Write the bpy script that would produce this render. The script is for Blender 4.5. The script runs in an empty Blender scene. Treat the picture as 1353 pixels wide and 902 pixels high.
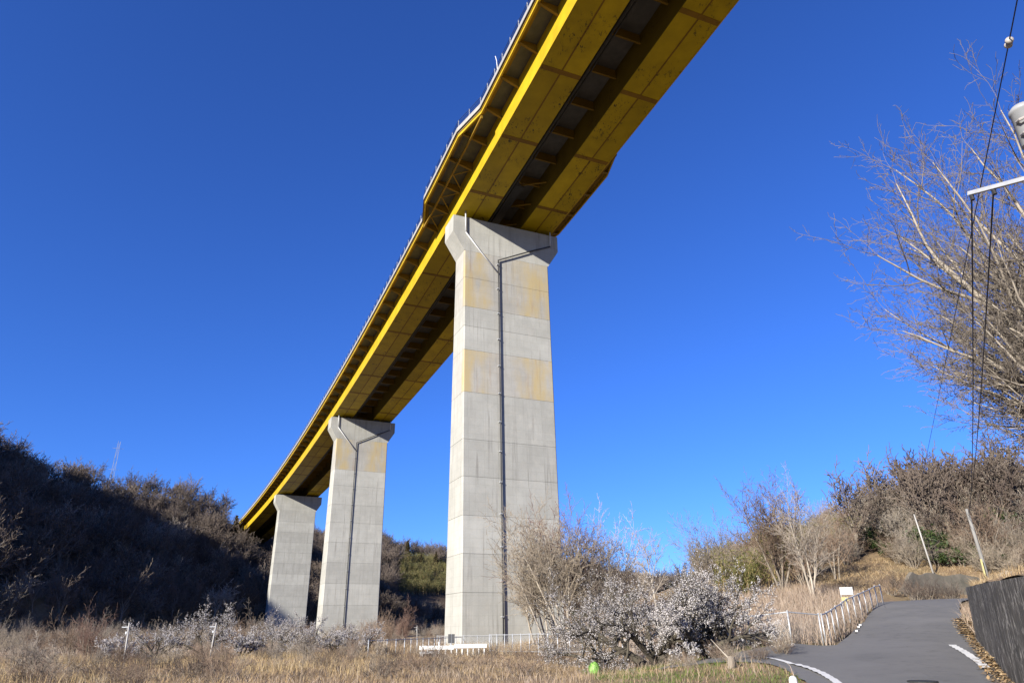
import bpy, math, random
import numpy as np
from mathutils import Vector, Matrix

# ------------------------------------------------------------------ scene, camera, sky, sun, exposure
sc = bpy.context.scene
COL = sc.collection
FPX, PPX, PPY = 902.0, 676.5, 451.0            # photograph measured in pixels of 1353 x 902
EYE = 1.6
_d = np.array([650.0 - PPX, -1700.0 - PPY])     # vanishing point of the verticals
_u = np.array([_d[0], -_d[1], -FPX]); _u /= np.linalg.norm(_u)
_f = np.array([0, 0, -1.0]); _f = _f - _u * (_f @ _u); _f /= np.linalg.norm(_f)
RC = np.array([np.cross(_f, _u), _f, _u])       # camera axes in the world
cam = bpy.data.cameras.new('camera'); co = bpy.data.objects.new('camera', cam); COL.objects.link(co)
cam.lens = 24.0; cam.sensor_width = 36.0; cam.clip_start = 0.1; cam.clip_end = 6000
mw = Matrix([list(RC[i]) + [0] for i in range(3)] + [[0, 0, 0, 1]]); mw.translation = (0, 0, EYE)
co.matrix_world = mw
sc.camera = co

SUN = Vector((0.641, 0.767, -0.385)).normalized()      # direction the light travels
w = bpy.data.worlds.new('World'); sc.world = w; w.use_nodes = True
nt = w.node_tree; nt.nodes.clear()
sky = nt.nodes.new('ShaderNodeTexSky'); sky.sky_type = 'NISHITA'; sky.sun_disc = False
sky.sun_elevation = math.asin(-SUN.z); sky.sun_rotation = math.atan2(-SUN.x, -SUN.y) % (2 * math.pi)
sky.altitude = 0; sky.air_density = 1.0; sky.dust_density = 0.0; sky.ozone_density = 10.0
bg = nt.nodes.new('ShaderNodeBackground'); bg.inputs[1].default_value = 0.088
wo = nt.nodes.new('ShaderNodeOutputWorld')
tint = nt.nodes.new('ShaderNodeMixRGB'); tint.blend_type = 'MULTIPLY'; tint.inputs[0].default_value = 1; tint.inputs[2].default_value = (.60, .67, .97, 1)   # camera's vivid blue rendering of the whole sky
nt.links.new(sky.outputs[0], tint.inputs[1]); nt.links.new(tint.outputs[0], bg.inputs[0]); nt.links.new(bg.outputs[0], wo.inputs[0])
sl = bpy.data.lights.new('sun', 'SUN'); sl.energy = 5.0; sl.angle = math.radians(0.53); sl.color = (1.0, 0.93, 0.82)
so = bpy.data.objects.new('sun', sl); COL.objects.link(so)
so.rotation_euler = SUN.to_track_quat('-Z', 'Y').to_euler(); so.location = (-60, -70, 90)
vs = sc.view_settings; vs.view_transform = 'Standard'; vs.look = 'None'; vs.exposure = 1.28; vs.gamma = 1.0
vs.use_curve_mapping = False

random.seed(7); RNG = np.random.default_rng(7)

def ray(px, py):
    return RC @ np.array([(px - PPX) / FPX, -(py - PPY) / FPX, -1.0])
def at(px, py, d):                              # point seen at a pixel, d metres away over the ground
    v = ray(px, py); v = v * (d / math.hypot(v[0], v[1])); return Vector((v[0], v[1], v[2] + EYE))

# ------------------------------------------------------------------ materials
class NB:
    def __init__(s, name):
        s.m = bpy.data.materials.new(name); s.m.use_nodes = True; s.t = s.m.node_tree; s.t.nodes.clear()
        s.out = s.n('OutputMaterial'); s.b = s.n('BsdfPrincipled'); s.t.links.new(s.b.outputs[0], s.out.inputs[0])
        s.b.inputs['Specular IOR Level'].default_value = 0.25
    def n(s, ty, **k):
        x = s.t.nodes.new('ShaderNode' + ty)
        for a, v in k.items(): setattr(x, a, v)
        return x
    def set(s, sock, v):
        if isinstance(v, bpy.types.NodeSocket): s.t.links.new(v, sock)
        elif isinstance(v, (tuple, list)) and len(v) == 3 and sock.type == 'RGBA': sock.default_value = (*v, 1)
        else: sock.default_value = v
    def coord(s, kind='Object', scale=(1, 1, 1)):
        c = s.n('TexCoord'); mp = s.n('Mapping'); s.t.links.new(c.outputs[kind], mp.inputs[0]); mp.inputs['Scale'].default_value = scale
        return mp.outputs[0]
    def noise(s, vec, scale, detail=4, rough=.55):
        x = s.n('TexNoise'); s.set(x.inputs['Vector'], vec); x.inputs['Scale'].default_value = scale
        x.inputs['Detail'].default_value = detail; x.inputs['Roughness'].default_value = rough; return x.outputs[0]
    def ramp(s, v, a, b, lo=0., hi=1.):
        x = s.n('MapRange'); s.set(x.inputs[0], v); x.inputs[1].default_value = a; x.inputs[2].default_value = b
        x.inputs[3].default_value = lo; x.inputs[4].default_value = hi; return x.outputs[0]
    def math(s, op, a, b=0.):
        x = s.n('Math', operation=op); s.set(x.inputs[0], a); s.set(x.inputs[1], b); return x.outputs[0]
    def mix(s, f, a, b, blend='MIX'):
        x = s.n('MixRGB', blend_type=blend); s.set(x.inputs[0], f); s.set(x.inputs[1], a); s.set(x.inputs[2], b); return x.outputs[0]
    def scalec(s, c, v):
        x = s.n('VectorMath', operation='SCALE'); s.set(x.inputs[0], c); s.set(x.inputs['Scale'], v); return x.outputs[0]
    def sep(s, v):
        x = s.n('SeparateXYZ'); s.set(x.inputs[0], v); return x.outputs
    def fin(s, col, rough=.85, bump=None, bs=.3, bd=.02, metal=0., k=.76):
        if not isinstance(col, bpy.types.NodeSocket):
            r_ = s.n('RGB'); r_.outputs[0].default_value = (*col, 1); col = r_.outputs[0]
        s.set(s.b.inputs['Base Color'], s.scalec(col, k)); s.set(s.b.inputs['Roughness'], rough); s.b.inputs['Metallic'].default_value = metal
        if bump is not None:
            b = s.n('Bump'); b.inputs['Strength'].default_value = bs; b.inputs['Distance'].default_value = bd
            s.set(b.inputs['Height'], bump); s.t.links.new(b.outputs[0], s.b.inputs['Normal'])
        return s.m

def simple(name, c1, c2, scale=3., rough=.8, bump=.3, bd=.01, kind='Object', metal=0., stretch=(1, 1, 1)):
    b = NB(name); v = b.coord(kind, stretch); n1 = b.noise(v, scale, 6, .6)
    return b.fin(b.mix(b.ramp(n1, .3, .7), c1, c2), rough, n1, bump, bd, metal)

def island(name, cols, rough=.8, objvar=.0, trans=0.):
    """one colour for each blade, leaf or petal, picked from a short list"""
    b = NB(name); g = b.n('NewGeometry'); r = b.n('ValToRGB'); b.set(r.inputs[0], g.outputs['Random Per Island'])
    e = r.color_ramp.elements
    while len(e) < len(cols): e.new(.5)
    for i, c in enumerate(cols): e[i].position = i / (len(cols) - 1); e[i].color = (*c, 1)
    col = r.outputs[0]
    if objvar:
        o = b.n('ObjectInfo'); col = b.scalec(col, b.ramp(o.outputs['Random'], 0, 1, 1 - objvar, 1 + objvar))
    b.fin(col, rough)
    if trans:
        t = b.n('BsdfTranslucent'); b.set(t.inputs[0], b.scalec(col, .76)); mx = b.n('MixShader'); mx.inputs[0].default_value = trans
        b.t.links.new(b.b.outputs[0], mx.inputs[1]); b.t.links.new(t.outputs[0], mx.inputs[2]); b.t.links.new(mx.outputs[0], b.out.inputs[0])
    return b.m

def m_concrete(name, tint=(1, 1, 1), stain=0., gloss=.9, rnd=.09):
    b = NB(name); v = b.coord('Object'); vs_ = b.coord('Object', (1, 1, .12))
    big = b.noise(v, .35, 5, .6); st = b.noise(vs_, 1.6, 5, .65); st2 = b.noise(b.coord('Object', (1, 1, .035)), 2.6, 4, .6); fine = b.noise(v, 9., 6, .7)
    c = b.mix(b.ramp(big, .3, .7), (.36 * tint[0], .355 * tint[1], .335 * tint[2]), (.46 * tint[0], .455 * tint[1], .435 * tint[2]))
    c = b.mix(b.ramp(st, .52, .78, 0, .35), c, (.22, .215, .2))
    c = b.mix(b.ramp(fine, .35, .75, 0, .3), c, (.25, .245, .23)); c = b.mix(b.math('MULTIPLY', b.ramp(st2, .55, .68), b.ramp(big, .35, .6, .05, .62)), c, (.2, .19, .17)); c = b.mix(b.ramp(b.noise(v, .9, 6, .7), .5, .7, 0, .3), c, (.50, .475, .42))
    x, y, z = b.sep(v)
    cv = b.n('CombineXYZ'); b.set(cv.inputs[0], b.math('ADD', x, y)); b.set(cv.inputs[1], z)
    br = b.n('TexBrick'); br.offset = 0; b.set(br.inputs['Vector'], cv.outputs[0]); br.inputs['Scale'].default_value = 1.
    br.inputs['Brick Width'].default_value = 1.8; br.inputs['Row Height'].default_value = .92
    br.inputs['Mortar Size'].default_value = .018; br.inputs['Mortar Smooth'].default_value = .4
    br.inputs['Color1'].default_value = (1, 1, 1, 1); br.inputs['Color2'].default_value = (.93, .93, .93, 1); br.inputs['Mortar'].default_value = (.72, .72, .7, 1)
    c = b.mix(.55, c, b.mix(1., c, br.outputs[0], 'MULTIPLY'))
    if stain:
        sn = b.noise(b.coord('Object', (1, 1, .3)), .55, 5, .6)
        xw = b.math('ADD', x, b.math('MULTIPLY', b.math('SUBTRACT', b.noise(v, .6, 4, .6), .5), 3.)); side = b.math('MAXIMUM', b.ramp(xw, -1.8, -3.6), b.ramp(xw, .3, 2.6))
        mk = b.math('MULTIPLY', b.math('MULTIPLY', b.ramp(sn, .36, .6, .05, 1.), side), b.ramp(y, -1.2, -1.55))
        c = b.mix(b.math('MULTIPLY', mk, stain), c, (.46, .36, .17))
        rust = b.noise(b.coord('Object', (1, 1, .1)), 1.1, 4, .6)
        c = b.mix(b.ramp(rust, .58, .72, 0, .5 * stain), c, (.3, .17, .08))
    o = b.n('ObjectInfo'); c = b.scalec(c, b.ramp(o.outputs['Random'], 0, 1, 1 - rnd, 1 + rnd))
    return b.fin(c, gloss, fine, .25, .02, 0., .81)

def m_steel(name, wear=.0, base=(.60, .405, .016), rough=.5):
    b = NB(name); v = b.coord('Object'); n1 = b.noise(v, .5, 4, .6); n2 = b.noise(b.coord('Object', (1, 1, 1)), 2.2, 8, .75)
    n3 = b.noise(b.coord('Object', (1.3, .6, 1)), 2.6, 8, .82)
    c = b.mix(b.ramp(n1, .3, .7), base, tuple(k * .72 for k in base))
    if wear:
        patch = b.ramp(b.noise(v, .3, 3, .5), .47, .58); sp = b.ramp(n3, .545, .60)
        c = b.mix(b.math('MULTIPLY', b.math('MULTIPLY', patch, sp), wear), c, (.035, .028, .012))
        c = b.mix(b.ramp(n2, .58, .8, 0, .45 * wear), c, (.30, .17, .015))
        o = b.n('ObjectInfo'); c = b.scalec(c, b.ramp(o.outputs['Random'], 0, 1, .86, 1.1))
    return b.fin(c, rough, n2, .1, .01)

M = {}
M['concrete'] = m_concrete('pier concrete', (.985, 1, .96))
M['concrete_stained'] = m_concrete('stained pier concrete', (1, .99, .95), .8)
M['concrete_plain'] = m_concrete('deck concrete', (.85, .85, .87), 0)
M['joint'] = simple('dark construction joint', (.24, .23, .22), (.17, .165, .16), 3)
M['yellow'] = m_steel('yellow girder paint')
M['yellow_worn'] = m_steel('worn yellow soffit paint', 1., (.555, .41, .004), .55)
M['splice'] = m_steel('rusty splice plate', .8, (.27, .15, .010), .6)
M['bracket'] = m_steel('ochre bracket paint', .4, (.29, .175, .018), .6)
M['inner_web'] = m_steel('shade-darkened inner web paint', .9, (.16, .115, .010), .65)  # girder colour darkened to stand in for shade in the slot, plus worn patches
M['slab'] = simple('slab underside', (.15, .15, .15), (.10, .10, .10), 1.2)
M['slab_stay'] = simple('steel stay-in-place deck form', (.16, .12, .035), (.10, .08, .03), 1.0)
M['dark_pipe'] = simple('dark pipe', (.05, .05, .055), (.03, .03, .03), 2, .5)
M['pvc'] = simple('pale grey pipe', (.62, .63, .64), (.5, .5, .5), 2, .4, .1)
M['galv'] = simple('galvanised steel', (.52, .54, .56), (.40, .42, .44), 8, .45, .1, metal=.25)
M['white'] = simple('white paint', (.80, .80, .78), (.68, .68, .65), 5, .45, .1)
M['asphalt'] = None
M['bark'] = simple('grey bark', (.30, .26, .21), (.16, .135, .105), 6, .9, .6, .02, stretch=(1, 1, .25))
M['bark_pale'] = simple('pale bark', (.46, .41, .34), (.27, .235, .19), 5, .9, .5, .02, stretch=(1, 1, .25))
M['bark_dark'] = simple('dark mossy bark', (.055, .045, .036), (.10, .09, .065), 7, .95, .8, .03)
M['wood_end'] = simple('sawn wood', (.48, .36, .22), (.36, .25, .15), 9, .8)
M['post_dark'] = simple('dark rubber', (.03, .03, .03), (.045, .045, .045), 5, .7)
M['cable'] = simple('black cable', (.02, .02, .02), (.03, .03, .03), 20, .5)
M['pole_conc'] = simple('pole concrete', (.44, .43, .41), (.34, .33, .31), 4, .85, stretch=(1, 1, .2))
M['pole_dark'] = simple('weathered grey pole', (.27, .265, .25), (.20, .195, .185), 4, .85, stretch=(1, 1, .2))
M['tank'] = simple('grey painted tank', (.34, .35, .36), (.26, .27, .28), 4, .45)
M['porcelain'] = simple('porcelain', (.45, .42, .39), (.34, .31, .28), 5, .3, .05)
M['lime'] = simple('lime green plastic sheet', (.30, .52, .13), (.13, .28, .05), 9, .45, .5, .03)
M['sign_dark'] = simple('dark sign face', (.06, .065, .07), (.09, .09, .09), 5, .5)

def m_twig(name, c1, c2, var=.25):
    b = NB(name); v = b.coord('Object'); n1 = b.noise(v, .9, 3, .6); o = b.n('ObjectInfo')
    c = b.mix(b.ramp(n1, .3, .7), c1, c2); c = b.scalec(c, b.ramp(o.outputs['Random'], 0, 1, 1 - var, 1 + var))
    return b.fin(c, .9)
M['twig_brown'] = m_twig('brown twigs', (.20, .14, .10), (.27, .20, .145))
M['twig_wood'] = m_twig('woodland twigs', (.128, .10, .082), (.18, .146, .118))
M['twig_wood_grey'] = m_twig('grey woodland twigs', (.17, .15, .125), (.23, .20, .165))
M['twig_grey'] = m_twig('grey twigs', (.27, .235, .195), (.36, .31, .255))
M['twig_pale'] = m_twig('pale twigs', (.42, .36, .28), (.33, .27, .20))
M['twig_red'] = m_twig('reddish twigs', (.235, .15, .115), (.19, .125, .10))
M['twig_dark'] = m_twig('dark twigs', (.085, .065, .055), (.13, .10, .08))
M['twig_zelkova'] = m_twig('weathered tan twigs', (.215, .185, .15), (.13, .11, .09))
M['petal'] = island('plum petals', [(.80, .78, .77), (.68, .64, .63), (.84, .82, .80), (.54, .47, .46)], .6, trans=.25)
M['leaf_dark'] = island('dark evergreen leaves', [(.022, .04, .014), (.04, .068, .02), (.075, .10, .03), (.03, .045, .018)], .5, .2, .1)
M['leaf_bamboo'] = island('bamboo leaves', [(.13, .14, .04), (.19, .19, .06), (.26, .24, .09), (.10, .11, .035), (.30, .25, .12)], .55, .2, .25)
M['leaf_cedar'] = island('brown green cedar foliage', [(.09, .06, .028), (.05, .06, .022), (.12, .075, .03), (.06, .05, .02)], .8, .3, .1)
M['dry'] = island('dry straw', [(.46, .34, .19), (.36, .25, .13), (.54, .43, .27), (.28, .19, .10), (.40, .31, .20)], .85, trans=.2)
M['dry_pink'] = island('pale dry stems', [(.42, .33, .25), (.34, .25, .18), (.50, .42, .34), (.26, .19, .14)], .85, trans=.15)
M['reed'] = island('golden reeds', [(.55, .41, .21), (.45, .32, .15), (.62, .50, .30), (.36, .25, .12)], .85, trans=.25)
M['green'] = island('green verge grass', [(.10, .17, .035), (.16, .22, .05), (.07, .12, .03), (.26, .25, .09)], .7, trans=.25)
M['litter'] = island('fallen leaf litter', [(.40, .28, .15), (.30, .19, .09), (.50, .38, .22), (.22, .14, .07)], .9)

# ------------------------------------------------------------------ mesh helpers
class MB:
    def __init__(s): s.v = []; s.f = []
    def add(s, vs_, fs):
        o = len(s.v); s.v += [tuple(p) for p in vs_]; s.f += [tuple(i + o for i in f) for f in fs]; return s
    def box(s, a, b):
        (x0, y0, z0), (x1, y1, z1) = a, b
        return s.add([(x0, y0, z0), (x1, y0, z0), (x1, y1, z0), (x0, y1, z0), (x0, y0, z1), (x1, y0, z1), (x1, y1, z1), (x0, y1, z1)],
                     [(3, 2, 1, 0), (4, 5, 6, 7), (0, 1, 5, 4), (1, 2, 6, 5), (2, 3, 7, 6), (3, 0, 4, 7)])
    def loft(s, rings, cap=True):
        n = len(rings[0]); vs_ = [p for r in rings for p in r]; fs = []
        for i in range(len(rings) - 1):
            for j in range(n): fs.append((i * n + j, i * n + (j + 1) % n, (i + 1) * n + (j + 1) % n, (i + 1) * n + j))
        if cap: fs += [tuple(range(n - 1, -1, -1)), tuple(range((len(rings) - 1) * n, len(rings) * n))]
        return s.add(vs_, fs)
    def tube(s, pts, r, n=8):
        pts = [Vector(p) for p in pts]; rr = r if isinstance(r, (list, tuple)) else [r] * len(pts); rings = []
        t0 = (pts[-1] - pts[0]).normalized(); ref = Vector((0, 0, 1)) if abs(t0.z) < .9 else Vector((1, 0, 0))
        for i, p in enumerate(pts):
            t = (pts[min(i + 1, len(pts) - 1)] - pts[max(i - 1, 0)]).normalized()
            a = t.cross(ref).normalized(); b = t.cross(a).normalized()
            rings.append([p + (a * math.cos(k * 2 * math.pi / n) + b * math.sin(k * 2 * math.pi / n)) * rr[i] for k in range(n)])
        return s.loft(rings)
    def bar(s, p, q, w, h):                     # rectangular bar between two points
        p, q = Vector(p), Vector(q); t = (q - p).normalized(); ref = Vector((0, 0, 1)) if abs(t.z) < .95 else Vector((0, 1, 0))
        a = t.cross(ref).normalized() * w / 2; b = t.cross(a).normalized() * h / 2
        return s.loft([[c - a - b, c + a - b, c + a + b, c - a + b] for c in (p, q)])
    def mesh(s, name, smooth=False):
        me = bpy.data.meshes.new(name); me.from_pydata(s.v, [], s.f); me.validate()
        if smooth: me.polygons.foreach_set('use_smooth', [True] * len(me.polygons))
        return me
    def build(s, name, mat, parent=None, smooth=False):
        me = s.mesh(name, smooth); me.materials.append(M[mat] if isinstance(mat, str) else mat); return link(name, me, parent)

def link(name, data, parent=None, loc=None, rot=None, scale=None):
    o = bpy.data.objects.new(name, data); COL.objects.link(o)
    if parent: o.parent = parent
    if loc is not None: o.location = loc
    if rot is not None: o.rotation_euler = rot
    if scale is not None: o.scale = scale
    return o
def tag(o, label=None, cat=None, group=None, kind=None):
    for k, v in (('label', label), ('category', cat), ('group', group), ('kind', kind)):
        if v: o[k] = v
    return o
def thing(name, loc, rz, label, cat, group=None):
    return tag(link(name, None, loc=loc, rot=(0, 0, rz)), label, cat, group)
def npmesh(name, V, F, smooth=False):
    V = np.asarray(V, np.float32); F = np.asarray(F, np.int32); n, k = F.shape
    me = bpy.data.meshes.new(name); me.vertices.add(len(V)); me.vertices.foreach_set('co', V.ravel())
    me.loops.add(n * k); me.loops.foreach_set('vertex_index', F.ravel())
    me.polygons.add(n); me.polygons.foreach_set('loop_start', np.arange(n, dtype=np.int32) * k)
    me.polygons.foreach_set('loop_total', np.full(n, k, np.int32))
    if smooth: me.polygons.foreach_set('use_smooth', np.ones(n, bool))
    me.update(calc_edges=True); return me
def nobj(name, me, mat, parent=None):
    me.materials.append(M[mat]); return link(name, me, parent)

# ------------------------------------------------------------------ terrain
CTRL = np.array([(-40, 20, -.7), (-60, 60, -1.1), (-30, 45, -1.1), (-20, 32, -.65), (-28, 75, -1.0), (-20, 55, -.8), (-10, 20, -.1), (-10, 49, -.05), (0, 55, .02), (0, 10, 0), (0, 30, -.25), (-4, 38, -.2), (0, 75, .1),
    (-40, 110, 0), (10, 100, 1), (-60, 160, 0), (5, 29.2, .05), (0, 0, 0), (4, 0, 0), (-20, 0, 0), (3, 45, .1), (8, 55, 1.1), (8, 36, .5), (7.5, 18.2, .27), (9, 24.6, .72),
    (10.2, 27.3, .97), (11.7, 28.15, 1.02), (20.4, 40.4, 2.58), (11, 17.6, .28), (13.5, 22, .46), (16.6, 28, 1.0), (22.4, 44, 2.8), (31, 49.4, 3.1), (38, 51, 3.2),
    (12, 34, 1.5), (21, 56, 4.2), (19.4, 46, 3.1), (29, 53, 4.3), (33, 57, 5.0), (42, 62, 7.5), (42, 76, 11), (60, 82, 15), (62, 60, 11), (50, 50, 5), (26, 39, 2.9), (20, 34, 1.9),
    (30, 38, 3.0), (20, 80, 6.5), (12, 70, 3.0), (40, 30, 3), (60, 20, 3), (30, 0, 0), (60, -40, 0), (0, -60, 0), (-60, -60, 0), (-120, 0, 0), (-100, 90, 0), (0, 160, 2), (40, 150, 10), (-30, 200, 0), (90, 110, 18), (100, 40, 10), (120, 150, 16), (60, 200, 10)], float)
def _tps(r): return np.where(r > 1e-6, r * r * np.log(np.maximum(r, 1e-6)), 0)
def _fit():
    n = len(CTRL); K = _tps(np.hypot(CTRL[:, None, 0] - CTRL[None, :, 0], CTRL[:, None, 1] - CTRL[None, :, 1])) + np.eye(n) * 1.0
    P = np.c_[np.ones(n), CTRL[:, :2]]; A = np.zeros((n + 3, n + 3)); A[:n, :n] = K; A[:n, n:] = P; A[n:, :n] = P.T
    return np.linalg.solve(A, np.r_[CTRL[:, 2], 0, 0, 0])
_W = _fit()
RIDGE = np.array([(-640, -260, 90, 200), (-420, -80, 112, 180), (-255, 30, 124, 122), (-208, 125, 94, 110), (-178, 229, 55, 98), (-158, 267, 53, 95), (-142, 298, 50, 92), (-128, 326, 47, 90), (-118, 385, 45, 105),
    (-92, 461, 51, 130), (-52, 517, 47, 150), (76, 595, 42, 180), (230, 640, 44, 180), (420, 600, 60, 180), (620, 400, 60, 180)], float)
def hills(x, y):
    z = np.zeros_like(x)
    for a, b in zip(RIDGE[:-1], RIDGE[1:]):
        d = b[:2] - a[:2]; t = np.clip(((x - a[0]) * d[0] + (y - a[1]) * d[1]) / (d @ d), 0, 1)
        r = np.hypot(x - a[0] - t * d[0], y - a[1] - t * d[1]); H = a[2] + t * (b[2] - a[2]); W_ = a[3] + t * (b[3] - a[3])
        q = np.clip(r / W_, 0, 1); z = np.maximum(z, H * (1 - q) ** 1.15 * (1 + .35 * q))
    return z
def vnoise(x, y, s, seed=0):
    return (np.sin(x / s * 1.7 + seed) * np.cos(y / s * 1.3 + seed * 2.1) + np.sin((x * .6 + y * .8) / s * 2.3 + seed * 1.3) * .6 + np.cos((x * .8 - y * .6) / s * 3.7 + seed * .7) * .35) / 1.95
def terrain(x, y):
    x = np.asarray(x, float); y = np.asarray(y, float); sh = x.shape; x = x.ravel(); y = y.ravel()
    cx = np.clip(x, -120, 120); cy = np.clip(y, -60, 200)
    z = np.empty_like(x)
    for i in range(0, len(x), 4000):
        j = slice(i, i + 4000)
        z[j] = _tps(np.hypot(cx[j, None] - CTRL[None, :, 0], cy[j, None] - CTRL[None, :, 1])) @ _W[:-3] + _W[-3] + _W[-2] * cx[j] + _W[-1] * cy[j]
    z = np.clip(z, -1.2, 22)
    z = z + vnoise(x, y, 7.) * .06 + vnoise(x, y, 2.3, 3) * .03
    far = hills(x, y); z = np.maximum(z, far) + np.where(far > 4, vnoise(x, y, 26., 5) * 2.0 * np.clip((far - 4) / 10, 0, 1), 0)
    return z.reshape(sh)
def tz(x, y): return float(terrain(np.array([x]), np.array([y]))[0])

# road: centre line with half widths, rising to a crest and bending right
ROAD = [(-2.5, -12, 2.3), (.8, -2, 2.2), (4.0, 8, 2.1), (7.2, 14, 2.05), (9.5, 18.4, 2.05), (11.6, 22.6, 2.3), (14.3, 27.3, 2.3), (17.6, 32.9, 2.0), (20.8, 38.1, 1.95), (23.6, 42.3, 2.2), (27.2, 46.0, 2.2), (32, 48.9, 2.2), (38, 50.4, 2.2), (46, 50.2, 2.2)]
def spline(pts, n=12):
    P = [np.array(p, float) for p in pts]; P = [2 * P[0] - P[1]] + P + [2 * P[-1] - P[-2]]; out = []
    for i in range(1, len(P) - 2):
        for k in range(n):
            t = k / n; a, b, c, d = P[i - 1:i + 3]
            out.append(.5 * ((2 * b) + (c - a) * t + (2 * a - 5 * b + 4 * c - d) * t * t + (3 * b - a - 3 * c + d) * t ** 3))
    return np.array(out + [P[-2]])
RC_ = spline(ROAD, 10)
def frame2(P):
    t = np.gradient(P[:, :2], axis=0); t /= np.linalg.norm(t, axis=1)[:, None]; return t, np.c_[t[:, 1], -t[:, 0]]
RT, RN = frame2(RC_)
RZ = terrain(RC_[:, 0], RC_[:, 1])
k_ = np.ones(9) / 9; RZ = np.convolve(np.pad(RZ, 4, 'edge'), k_, 'valid')
def road_z(x, y):                               # height of the road plane and distance from its edge
    x = np.asarray(x, float); y = np.asarray(y, float)
    d2 = (x[..., None] - RC_[:, 0]) ** 2 + (y[..., None] - RC_[:, 1]) ** 2; i = d2.argmin(-1)
    return RZ[i], np.sqrt(d2.min(-1)) - RC_[i, 2]
# mouth of a side track leaving to the left in front of the fence
MA = [(5.4, 12.5), (6.3, 16.0), (7.0, 18.2), (7.5, 20.3), (7.65, 22.0), (7.35, 23.2), (6.6, 24.2), (5.8, 24.8), (4.6, 25.2)]
MC = [(7.5, 12.8), (8.6, 15.8), (9.8, 17.8), (11, 20), (12, 22.2), (12.8, 25.5), (11.9, 27.7), (9.4, 27.1), (5.6, 27.3)]
MOUTH = MA + MC[::-1]
def ground_z(x, y):
    z = terrain(x, y); rz, e = road_z(x, y)
    k = np.clip(1 - e / 1.6, 0, 1); k = k * k * (3 - 2 * k)
    return z * (1 - k) + (rz - .07) * k
def gz(x, y): return float(ground_z(np.array([x]), np.array([y]))[0])

def axis(lo, a, b, hi, st, g=1.13):
    mid = list(np.arange(a, b + .01, st)); up = []; s_ = st; p = b
    while p < hi: s_ *= g; p += s_; up.append(p)
    dn = []; s_ = st; p = a
    while p > lo: s_ *= g; p -= s_; dn.append(p)
    return np.array(dn[::-1] + mid + up)
ax = axis(-1500, -34, 46, 1500, .7, 1.07); ay = axis(-500, 4, 64, 1800, .7, 1.06)
GX, GY = np.meshgrid(ax, ay); GZ = ground_z(GX, GY)
nx_, ny_ = len(ax), len(ay); idx = np.arange(nx_ * ny_).reshape(ny_, nx_)
F = np.stack([idx[:-1, :-1], idx[:-1, 1:], idx[1:, 1:], idx[1:, :-1]], -1).reshape(-1, 4)
def m_ground():
    b = NB('dry winter ground'); v = b.coord('Object'); n1 = b.noise(v, .12, 5, .6); n2 = b.noise(v, 1.4, 7, .7); n3 = b.noise(v, 7, 5, .7)
    c = b.mix(b.ramp(n2, .3, .7), (.20, .135, .08), (.36, .26, .15)); c = b.mix(b.ramp(n3, .4, .75, 0, .6), c, (.13, .09, .055))
    c = b.mix(b.ramp(n1, .5, .68, 0, .5), c, (.15, .15, .06))
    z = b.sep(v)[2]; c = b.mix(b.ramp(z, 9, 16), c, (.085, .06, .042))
    return b.fin(c, .95, n2, .8, .1)
M['ground'] = m_ground()
tag(nobj('ground', npmesh('ground', np.c_[GX.ravel(), GY.ravel(), GZ.ravel()], F, True), 'ground'), kind='structure')

def m_asphalt():
    b = NB('worn asphalt'); v = b.coord('Object'); n1 = b.noise(v, .5, 4, .6); n2 = b.noise(v, 45, 3, .8); n3 = b.noise(v, 2.2, 6, .7)
    c = b.mix(b.ramp(n1, .3, .7), (.13, .13, .13), (.175, .172, .168)); c = b.mix(b.ramp(n2, .4, .7, 0, .5), c, (.2, .198, .19)); c = b.mix(b.ramp(n3, .52, .75, 0, .55), c, (.085, .085, .087))
    vo = b.n('TexVoronoi'); vo.feature = 'DISTANCE_TO_EDGE'; b.set(vo.inputs['Vector'], b.mix(.25, v, b.n('TexNoise').outputs[1])); vo.inputs['Scale'].default_value = .55
    c = b.mix(b.math('MULTIPLY', b.ramp(vo.outputs[0], .007, .002), b.ramp(n1, .5, .6, 0, .7)), c, (.05, .05, .05))
    c = b.mix(b.ramp(b.noise(v, .18, 2, .4), .52, .56, 0, .3), c, (.2, .198, .195)); c = b.mix(b.ramp(b.noise(v, 14, 3, .6), .68, .74, 0, .8), c, (.3, .24, .16))
    return b.fin(c, .9, n2, .5, .006)
M['asphalt'] = m_asphalt()
ws = np.linspace(-1, 1, 7)
wj = RC_[:, 2] + RNG.normal(0, .03, len(RC_))
RV = np.concatenate([np.c_[RC_[:, 0] + RN[:, 0] * wj * k, RC_[:, 1] + RN[:, 1] * wj * k, RZ + .035 - .03 * k * k] for k in ws])
nr = len(RC_); ri = np.arange(7 * nr).reshape(7, nr)
road = nobj('road', npmesh('road', RV, np.stack([ri[:-1, :-1], ri[1:, :-1], ri[1:, 1:], ri[:-1, 1:]], -1).reshape(-1, 4), True), 'asphalt'); tag(road, kind='structure')
# apron of the side track: a fan of quads following the road surface and the ground
A_ = spline([(*p, 0) for p in MA], 8)[:, :2]; C_ = spline([(*p, 0) for p in MC], 8)[:, :2]; A_ = A_ + RNG.normal(0, .035, A_.shape)
G_ = np.stack([A_ * (1 - k) + C_ * k for k in np.linspace(0, 1, 10)]); X, Y = G_[..., 0], G_[..., 1]
rz, e = road_z(X, Y); g = ground_z(X, Y); k = np.clip(1 - e / 1.2, 0, 1); Z = np.maximum(g, g * (1 - k) + rz * k) + np.where(e < 0, 0, .03)
ii = np.arange(X.size).reshape(X.shape)
tag(nobj('side_road', npmesh('side_road', np.c_[X.ravel(), Y.ravel(), Z.ravel()], np.stack([ii[:-1, :-1], ii[1:, :-1], ii[1:, 1:], ii[:-1, 1:]], -1).reshape(-1, 4), True), 'asphalt'), kind='structure')

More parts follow.
